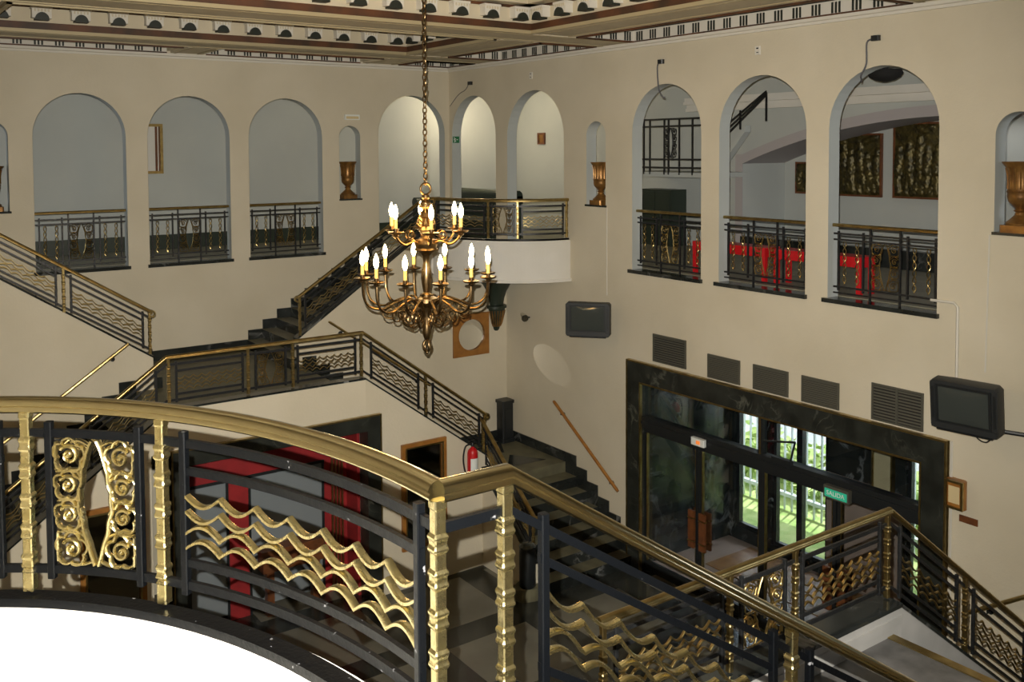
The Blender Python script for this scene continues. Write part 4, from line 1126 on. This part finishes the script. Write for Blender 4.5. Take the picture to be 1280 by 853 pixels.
vs = [(c[0]+.0795*cos(a),c[1]+.0795*sin(a),z) for z in (1.50,1.70) for a in [-pi*.80+pi*.6*i/8 for i in range(9)]]
m.add(vs,[(i,i+1,10+i,9+i) for i in range(8)]); obj('paper_label', m, M['sign_white'], t, 40)
m = MB(); m.box(c[0]-.02,c[0]+.02,Y2-.03,Y2-.001,1.70,1.78); obj('hook', m, M['black'], t, 0)
# red curtained doorway under the landing
t = bpy.data.objects.new('door_2', None); COL.objects.link(t); t.location = (-4.9,Y2,0); ROOT[t.name] = Vector((-4.9,Y2,0)); t['kind'] = 'structure'
DX0, DX1, DTOP = -6.31, -3.50, 2.57
f = .20; m = MB(); m.frame('y',DX0,DX1,0,DTOP,(f,f,0,f),Y2-.05,Y2+.20)
obj('door_surround', m, M['marble_door'], t, 0)
m = MB(); m.frame('y',DX0-.012,DX1+.012,0,DTOP+.012,(.02,.02,0,.02),Y2-.06,Y2-.0)
obj('gilt_edging', m, M['brass_old'], t, 0)
m = MB(); x0,x1 = DX0+f,DX1-f
yb = Y2+.55
m.box(x0,x0+.04,Y2+.21,yb,0,DTOP-f); m.box(x1-.04,x1,Y2+.21,yb,0,DTOP-f); m.box(x0,x1,yb,yb+.05,1.86,DTOP-f); m.box(x0,x1,Y2+.21,yb,DTOP-f,DTOP-f+.05)
for a,b in ((x0,x0+.14),(-5.45,-5.15),(x1-.38,x1)): m.box(a,b,yb,yb+.05,0,1.86)
obj('red_lining', m, M['red_cloth'], t, 0)
m = MB()
for a,b in ((x0+.14,-5.45),(-5.15,x1-.38)):
    m.box(a,b,yb+.02,yb+.03,.08,1.86)
obj('pane', m, mat('grey_blue_glass',(.20,.225,.24),.12,spec=.6), t, 0)
m = MB()
for x in (x0+.14,-5.95,-5.45,-5.15,x1-.40): m.box(x-.016,x+.016,yb-.01,yb+.01,0,1.88)
m.box(x0+.14,x1-.38,yb-.01,yb+.01,1.86,1.90)
obj('door_stile', m, M['black'], t, 0)
m = MB()
for k in range(4): m.box(-3.98+.05*k,-3.955+.05*k,yb-.03,yb+.0,.05,2.1)
obj('gilt_strips', m, M['brass_old'], t, 0)
m = MB(); m.box(-5.10,-4.15,yb-.28,yb-.01,.86,.92); m.box(-5.06,-4.19,yb-.22,yb-.02,.6,.86); sh = thing('counter', 'brown wooden counter ledge inside the red doorway', 'counter', (-4.6,yb-.15,.0)); 
m.box(-5.0,-4.9,yb-.2,yb-.1,0,.6); m.box(-4.35,-4.25,yb-.2,yb-.1,0,.6); obj('counter_top', m, M['wood'], sh, 0)
# wall handrails
def wall_rail(label, a, b, n, r=.022, mt=None, br=(.12,.88)):
    t = thing('wall_handrail', label, 'handrail', a)
    A,B = Vector(a),Vector(b); N_ = Vector(n); m = MB(); m.tube([A,A.lerp(B,.02),A.lerp(B,.98),B],[r*.8,r,r,r*.8],10); obj('rail', m, mt or M['brass_old'], t)
    for k in br:
        p = A.lerp(B,k); q = p-N_*.0-Vector((0,0,.06)); m = MB(); m.tube([p-Vector((0,0,.01)),q,q-N_*.055],.010,6); w = q-N_*.055
        m.tube([w,w-N_*.012],.032,10); obj('bracket', m, M['black'], t)
    return t
wall_rail('brass handrail on the right wall beside the lowest stair flight', (-.075,-3.28,2.10),(-.075,-4.84,1.06),(-1,0,0),.026,M['wood_light'])
wall_rail('thin brass handrail on the wall behind the down flight, right of the dark steps', (-3.39,YL-.075,3.57),(-1.60,YL-.075,2.31),(0,-1,0),.020)
wall_rail('brass handrail on the left wall above the foreground railing', (2*XC+3.53,YL-.075,3.59),(2*XC+1.35,YL-.075,2.06),(0,-1,0),.024,None,(.09,.6))
wall_rail('brass handrail at the right edge behind the near flight', (-1.0,YN+LANE+.075,2.0),(-.06,YN+LANE+.075,2.0),(0,1,0),.022) if False else None
wall_rail('brass handrail on the right wall at the right edge of the picture', (-.075,-12.0,2.556),(-.075,-10.25,1.36),(-1,0,0),.024)
# pedestal on the corner landing and bin beside the lowest step
t = thing('pedestal', 'black stone pedestal standing in the corner of the stair landing', 'pedestal', (-.17,-2.03,CORNER_L))
m = MB(); m.obox((-.17,-2.03,CORNER_L+.03),.26,.25,.06,0,0,.015); obj('base', m, M['black'], t, 0)
m = MB(); m.obox((-.17,-2.03,CORNER_L+.37),.22,.21,.62,0,0,.015); m.box(-.235,-.105,-2.142,-2.136,CORNER_L+.15,CORNER_L+.58); obj('shaft', m, M['black'], t, 0)
m = MB(); m.obox((-.17,-2.03,CORNER_L+.70),.25,.24,.05,0,0,.015); obj('cap', m, M['black'], t, 0)
t = thing('litter_bin', 'black cylinder bin at the rounded end of the lowest step', 'bin', (-1.90,-5.02,CORNER_L-6*LW_R+.012))
zb = CORNER_L-6*LW_R+.013
m = MB(); m.lathe((-1.90,-5.02,zb),[(.10,0),(.115,.02),(.115,.52),(.105,.55)],18); obj('body', m, M['black'], t, 40)
m = MB(); m.lathe((-1.90,-5.02,zb+.551),[(.118,0),(.122,.02),(.10,.05),(.06,.065)],18); obj('lid', m, M['screen'], t, 40)
# wall lamp and bell plate right of the portal
t = thing('wall_lamp', 'brass framed wall lamp at the right edge of the portal', 'lamp', (0,-10.10,2.44))
m = MB(); m.obox((-.05,-10.10,2.57),.10,.20,.30,0,0,.03); obj('case', m, M['wood_light'], t, 0)
m = MB()
m.frame('x',-10.20,-10.0,2.42,2.72,.025,-.115,-.09)
obj('frame', m, M['brass_old'], t, 0)
m = MB(); m.box(-.104,-.10,-10.16,-10.04,2.48,2.66); obj('shade', m, M['lamp_warm'], t, 0)
t = thing('name_plate', 'small dark plate on the right wall below the brass wall lamp', 'plate', (0,-10.21,2.30))
m = MB(); m.obox((-.008,-10.21,2.31),.014,.20,.07,0,0,.003); obj('plate', m, M['wood'], t, 0)
# ------------------------------------------------------------------ cables, conduits, sensors
def cable(name, label, cat, pts, r, mt, plug=None):
    t = thing(name, label, cat, pts[0]); m = MB(); m.tube(pts, r, 6); obj('run', m, mt, t)
    if plug: m = MB(); m.obox(plug, .06,.10,.06,0,0,.012); obj('camera_end', m, M['black'], t, 0)
cable('cable', 'black cable dangling over the arch nearest the far right urn', 'cable', catmull([(-.03,-5.67,7.41),(-.03,-5.62,7.36),(-.02,-5.62,7.15),(-.015,-5.64,7.02),(.02,-5.68,6.93),(.05,-5.70,6.92)],5), .010, M['cable'], (-.03,-5.69,7.42))
cable('cable', 'black cable hanging into the largest arch on the right', 'cable', catmull([(-.03,-9.05,7.41),(-.03,-8.96,7.38),(-.02,-8.95,7.15),(-.015,-8.88,7.02),(.02,-8.86,6.98),(.06,-8.83,6.95)],5), .010, M['cable'], (-.03,-9.07,7.42))
cable('cable', 'thin cable from the small box to the far corner', 'cable', catmull([(-.02,-.72,7.40),(-.015,-.60,7.30),(-.012,-.35,7.22),(-.012,-.05,7.02)],5), .006, M['cable'], (-.03,-.78,7.41))
cable('conduit', 'pale conduit bending down from the sill of the largest arch', 'conduit', [(-.015,-9.76,4.57),(-.015,-10.02,4.57),(-.015,-10.06,4.53),(-.015,-10.06,3.2)], .016, M['conduit'])
cable('conduit', 'pale conduit falling from the urn niche at the right edge', 'conduit', [(-.010,-10.38,5.31),(-.010,-10.36,3.9)], .009, M['conduit'])
cable('conduit', 'pale conduit running down the right wall to the far television', 'conduit', [(-.010,-4.52,5.31),(-.010,-4.52,3.98)], .009, M['conduit'])
cable('conduit', 'pale conduit beside the right jamb of the portal', 'conduit', [(-.015,-10.02,3.1),(-.015,-10.02,.05)], .014, M['conduit'])
for y,l in ((-2.61,'small wall socket above the second corner arch'),(-7.39,'small wall socket above the middle right arch')):
    t = thing('wall_socket', l, 'socket', (0,y,7.43)); m = MB(); m.obox((-.008,y,7.43),.016,.09,.11,0,0,.01); obj('plate', m, M['ceil_white'], t, 0)
    m = MB(); m.box(-.02,-.016,y-.015,y+.015,7.45,7.465); m.box(-.02,-.016,y-.015,y+.015,7.40,7.41); obj('holes', m, M['black'], t, 0)
# ------------------------------------------------------------------ signs and pictures
t = thing('exit_sign', 'green running figure exit sign in the corner arch', 'sign', (.13,-.16,6.33))
m = MB(); m.box(.02,.035,-.30,-.03,6.33,6.45); obj('panel', m, M['sign'], t, 0)
m = MB(); X = .017
m.box(X,.02,-.10,-.05,6.36,6.42); m.sphere((.018,-.155,6.425),.012,8,5)
for a,b in (((-.165,6.41),(-.18,6.375)),((-.18,6.375),(-.215,6.36)),((-.18,6.375),(-.16,6.345)),((-.165,6.405),(-.21,6.405)),((-.165,6.405),(-.135,6.385)),((-.24,6.39),(-.275,6.39))): m.tube([(.018,*a),(.018,*b)],.007,5)
obj('pictogram', m, M['sign_white'], t)
t = thing('emergency_light', 'small white emergency light above the far urn niche', 'emergency light', (-2.03,0,6.73))
m = MB(); m.box(-2.17,-1.89,-.05,-.001,6.74,6.83); obj('case', m, M['sign_white'], t, 0)
m = MB(); m.box(-2.15,-1.91,-.054,-.05,6.755,6.80); obj('lens', m, M['lamp_warm'], t, 0)
t = thing('gilt_picture', 'gilt framed picture seen at the left of the middle far arch', 'picture', (-4.98,2.2,5.80))
m = MB(); m.frame('y',-5.26,-4.69,5.80,6.69,.05,2.14,2.199); obj('frame', m, M['brass_old'], t, 0)
m = MB(); m.box(-5.21,-4.74,2.18,2.198,5.85,6.64); obj('canvas', m, M['white'], t, 0)
m = MB(); m.box(-4.82,-4.78,2.172,2.179,5.85,6.64); m.box(-4.76,-4.742,2.172,2.179,5.85,6.64); obj('dark_strip', m, M['wood'], t, 0)
t = thing('small_picture', 'small brown picture on the wall seen through the second corner arch', 'picture', (3.05,1.15,6.31))
m = MB(); m.frame('x',1.04,1.28,6.31,6.56,.04,3.05,3.099); obj('frame', m, M['wood'], t, 0)
m = MB(); m.box(3.07,3.09,1.08,1.24,6.35,6.52); obj('picture_face', m, M['urn'], t, 0)
# gilt relief panels
def relief(label, y0, y1, z0, z1, x, seed, side=False):
    r_ = random.Random(seed)
    t = thing('relief_panel', label, 'relief', (x,(y0+y1)/2,z0), 'gilt relief panels in the upper gallery')
    figs = []
    nf = max(2,int((y1-y0)/.145))
    for k in range(nf):
        cy = y0+(y1-y0)*(k+.5)/nf+r_.uniform(-.03,.03); lean = r_.uniform(-.10,.10); b = z0+.06; h = (z1-z0)*r_.uniform(.62,.80)
        figs.append((cy,b+h*.98,cy,b+h*.86,.045)); figs.append((cy,b+h*.80,cy+lean*.4,b+h*.45,.070)); figs.append((cy+lean*.4,b+h*.45,cy-.05+lean,b,.045)); figs.append((cy+lean*.4,b+h*.45,cy+.07+lean,b,.042))
        s_ = r_.choice((-1,1)); figs.append((cy,b+h*.78,cy+s_*.12,b+h*.62,.028)); figs.append((cy+s_*.12,b+h*.62,cy+s_*.06,b+h*.86,.026)); figs.append((cy,b+h*.76,cy-s_*.11,b+h*.5,.028))
    for k in range(6):
        a = r_.uniform(y0,y1); figs.append((a,z1-.10,a+r_.uniform(-.2,.2),z1-.04,.05))
    ny,nz = max(10,int((y1-y0)/.016)), int((z1-z0)/.016); m = MB(); vs = []
    for i in range(ny+1):
        for j in range(nz+1):
            y = y0+(y1-y0)*i/ny; z = z0+(z1-z0)*j/nz; hgt = 0
            for ay,az,by,bz,rad in figs:
                dy,dz = by-ay,bz-az; l2 = dy*dy+dz*dz+1e-9; q = max(0,min(1,((y-ay)*dy+(z-az)*dz)/l2)); d = sqrt((y-ay-dy*q)**2+(z-az-dz*q)**2)
                if d<rad: hgt = max(hgt, .8*sqrt(rad*rad-d*d))
            hgt += .006*sin(33*y+seed+5*z)*sin(29*z+seed-7*y)+.006*sin(90*y)*sin(71*z)
            vs.append((x-.03-hgt,y,z))
    m.add(vs,[(i*(nz+1)+j,(i+1)*(nz+1)+j,(i+1)*(nz+1)+j+1,i*(nz+1)+j+1) for i in range(ny) for j in range(nz)])
    m.box(x-.03,x-.001,y0,y1,z0,z1)
    obj('carved_panel', m, M['relief'], t, 60)
    m = MB(); f = .03
    m.frame('x',y0-f,y1+f,z0-f,z1+f,f,x-.05,x-.001)
    obj('frame', m, M['wood'], t, 0)
relief('left gilt relief of standing figures in the largest arch', -6.38,-5.45,5.43,6.40,4.2,3)
relief('right gilt relief of standing figures in the largest arch', -7.60,-6.64,5.43,6.56,4.2,11)
relief('small gilt relief glimpsed at the right side of the middle arch', -5.05,-4.76,5.44,5.93,4.2,5)
# red bench behind the right gallery rails
for (y0,y1),l in (((-7.22,-5.93),'red bench behind the railings of the first and middle right arches'),((-8.64,-7.36),'red bench behind the railings of the middle and largest right arches')):
    t = thing('bench', l, 'bench', (.52,(y0+y1)/2,GALLERY), 'red benches in the right gallery')
    m = MB(); m.box(.36,.66,y0,y1,4.77,4.895); obj('seat', m, M['red'], t, 0)
    for x in (.365,.605):
        for y in (y0+.03,y1-.03):
            m = MB(); m.box(x,x+.05,y-.03,y+.03,GALLERY,4.769); obj('leg', m, M['red'], t, 0)
# dark cabinet under the first right arch
t = thing('cabinet', 'dark green cabinet against the wall beyond the far right arch', 'cabinet', (2.85,-2.75,GALLERY))
m = MB(); m.box(2.7,3.09,-3.16,-2.37,GALLERY,5.46); obj('body', m, M['green_dark'], t, 0)
for a,b in ((-3.13,-2.775),(-2.755,-2.40)):
    m = MB(); m.box(2.685,2.70,a,b,GALLERY+.06,5.42); d = obj('door', m, M['green_dark'], t, 0)
    m = MB(); m.sphere((2.675,-2.80 if a<-3 else -2.73,4.95),.014,8,5); obj('knob', m, M['brass_old'], d)
# dark sofa seen in the corner gallery
t = thing('sofa', 'dark green sofa in the gallery behind the corner balcony', 'sofa', (.9,.8,GALLERY))
m = MB(); m.box(.40,1.10,-.55,1.9,GALLERY+.05,GALLERY+.42); obj('seat', m, M['green_dark'], t, 0)
m = MB(); m.box(1.10,1.32,-.55,1.9,GALLERY+.05,GALLERY+.86); m.tube([(1.21,-.55,GALLERY+.86),(1.21,1.9,GALLERY+.86)],.11,10); obj('backrest', m, M['green_dark'], t, 40)
m = MB(); m.box(.40,1.2,1.9,2.12,GALLERY+.05,GALLERY+.66); m.tube([(.38,2.01,GALLERY+.66),(1.2,2.01,GALLERY+.66)],.11,10); obj('armrest', m, M['green_dark'], t, 40)
m = MB()
for x in (.45,1.25):
    for y in (-.5,2.0): m.box(x-.03,x+.03,y-.03,y+.03,GALLERY,GALLERY+.05)
obj('feet', m, M['black'], t, 0)
# upper staircase inside the right gallery
t = thing('upper_landing', 'pale stair landing with black railing high in the far right arch', 'stairs', (2.3,-3.9,5.72))
m = MB(); m.box(2.0,3.09,-4.62,-2.5,5.72,5.80); obj('slab', m, M['grey_plaster'], t, 0)
m = MB(); m.prism([(-4.621,5.72),(-4.621,5.80),(-5.28,6.56),(-5.28,6.46)],'x',2.2,2.34); obj('ramp', m, M['grey_plaster'], t, 0)
def bars(path, posts, nm):
    m = MB()
    for h in (.84,.72,.16,.02): m.sweep([(x,y,z+h) for x,y,z in path], RECT(.022,.03)); 
    obj(nm, m, M['iron'], t, 0)
    P_ = Path(path)
    for s in posts:
        q = P_.at(min(P_.L,s)); m = MB(); m.box(q.x-.012,q.x+.012,q.y-.012,q.y+.012,q.z-.10,q.z+.84); obj('iron_post', m, M['iron'], t, 0)
bars([(2.0,-2.6,5.86),(2.0,-4.60,5.86)],(.0,.35,.6,.75,1.1,1.2,1.45,1.75,1.98),'rails')
m = MB(); ornament(Path([(2.0,-3.72,0),(2.0,-3.98,0)]),.0,.26,6.05,6.55,m,.006,2,4); obj('rose_panel', m, M['iron'], t, 50)
m = MB()
for h in (0,.09,.18): m.sweep([(2.2,-4.75,6.30+h),(2.2,-5.70,7.02+h*.3)], RECT(.024,.03))
obj('sloping_rails', m, M['iron'], t, 0)
m = MB(); m.box(2.188,2.212,-5.715,-5.69,6.62,7.06); obj('iron_post', m, M['iron'], t, 0)
m = MB(); m.box(2.188,2.212,-5.20,-5.176,6.50,6.80); obj('iron_post', m, M['iron'], t, 0)
# dark ceiling fitting in the largest arch
t = thing('ceiling_light', 'dark round ceiling light in the top of the largest arch', 'light', (.9,-8.6,7.2))
m = MB(); m.lathe((.95,-8.55,6.97),[(.02,.03),(.11,.05),(.18,.09),(.21,.14),(.19,.18)],24); obj('bowl', m, M['dark'], t, 40)
m = MB(); m.lathe((.95,-8.55,7.151),[(.04,0),(.04,.349)],10); obj('stem', m, M['black'], t)

# ------------------------------------------------------------------ camera
cam = bpy.data.cameras.new('camera'); co_ = bpy.data.objects.new('camera', cam); COL.objects.link(co_)
f_px, py, pitch, yaw, roll = 1193.41, 240.77, .044998, .619751, -.0051555
cam.sensor_width = 36; cam.lens = f_px/1280*36; cam.shift_y = -(426.5-py)/1280; cam.clip_start = .02; cam.clip_end = 200
EYE = Vector((-9.5517,-15.4235,6.2))
fw = Vector((sin(yaw)*cos(pitch),cos(yaw)*cos(pitch),-sin(pitch))); rt = Vector((cos(yaw),-sin(yaw),0)); up = rt.cross(fw)
rt2 = rt*cos(roll)-up*sin(roll) if False else rt*cos(roll)+up*sin(roll); up2 = up*cos(roll)-rt*sin(roll)
co_.matrix_world = Matrix(((rt2.x,up2.x,-fw.x,EYE.x),(rt2.y,up2.y,-fw.y,EYE.y),(rt2.z,up2.z,-fw.z,EYE.z),(0,0,0,1)))
scene.camera = co_

# ------------------------------------------------------------------ light
def lamp(kind, name, loc, power, col, size=.1, aim=None, **k):
    l = bpy.data.lights.new(name, kind); l.energy = power; l.color = col
    o = bpy.data.objects.new(name, l); COL.objects.link(o); o.location = loc
    if kind=='AREA': l.shape = 'RECTANGLE'; l.size, l.size_y = size
    elif kind in ('POINT','SPOT'): l.shadow_soft_size = size
    if aim is not None: o.rotation_euler = (Vector(aim)-Vector(loc)).to_track_quat('-Z','Y').to_euler()
    for a,b in k.items(): setattr(l,a,b)
    return o
# the photographer's flash, just above the lens
fl = lamp('SPOT','camera_flash', EYE+up*.098-rt*.035+fw*.03, 4400, (1.0,.95,.85), .005, EYE+fw*10-up*1.2-rt*.6, spot_size=radians(96), spot_blend=1.0)
# added spot lamp at the round mirror imitates its reflection on the right wall
lamp('SPOT','mirror_reflection_stand_in', (-.75,YL-.05,3.05), 14, (1,.95,.86), .002, (0,-2.99,2.71), spot_size=radians(22), spot_blend=.06)
# chandelier glow
lamp('POINT','chandelier_glow', (CX,CY,5.62), 65, (1.0,.55,.18), .25)
# added area lamps beyond view at the gallery ends imitate daylight, without windows
lamp('AREA','gallery_fill_right', (2.2,YN-2.6,6.2), 95, (.80,.88,1.0), (2.5,1.8), (2.2,0,5.8))
lamp('AREA','gallery_fill_back', (XW-2.6,1.4,6.2), 55, (.80,.88,1.0), (1.4,1.8), (0,1.4,5.8))
lamp('AREA','relief_room_light', (3.7,-8.2,6.6), 12, (.95,.93,.9), (.5,4.0), (3.7,-8.2,0))
lamp('POINT','corner_gallery_lamp', (1.3,1.1,7.1), 75, (1.0,.82,.55), .12)
w = bpy.data.worlds.new('world'); scene.world = w; w.use_nodes = True
N = w.node_tree.nodes; L = w.node_tree.links
sky = N.new('ShaderNodeTexSky'); sky.sky_type = 'HOSEK_WILKIE'; sky.sun_direction = (.5,-.3,.8); sky.turbidity = 6
bg = N['Background']; mxw = N.new('ShaderNodeMix'); mxw.data_type = 'RGBA'; mxw.inputs[0].default_value = .75; mxw.inputs[7].default_value = (1,1,1,1)
L.new(sky.outputs[0], mxw.inputs[6]); L.new(mxw.outputs[2], bg.inputs[0]); bg.inputs[1].default_value = 9.0
lamp('SUN','sun',(0,0,20),9,(1,.95,.85),aim=(-6,-2,0)).data.angle = .01

vs_ = scene.view_settings; vs_.view_transform = 'Standard'; vs_.look = 'None'; vs_.exposure = 0; vs_.gamma = 1; vs_.use_curve_mapping = False
scene.cycles.use_denoising = True; scene.cycles.max_bounces = 6; scene.cycles.caustics_reflective = False; scene.cycles.caustics_refractive = False
scene.cycles.sample_clamp_indirect = 4
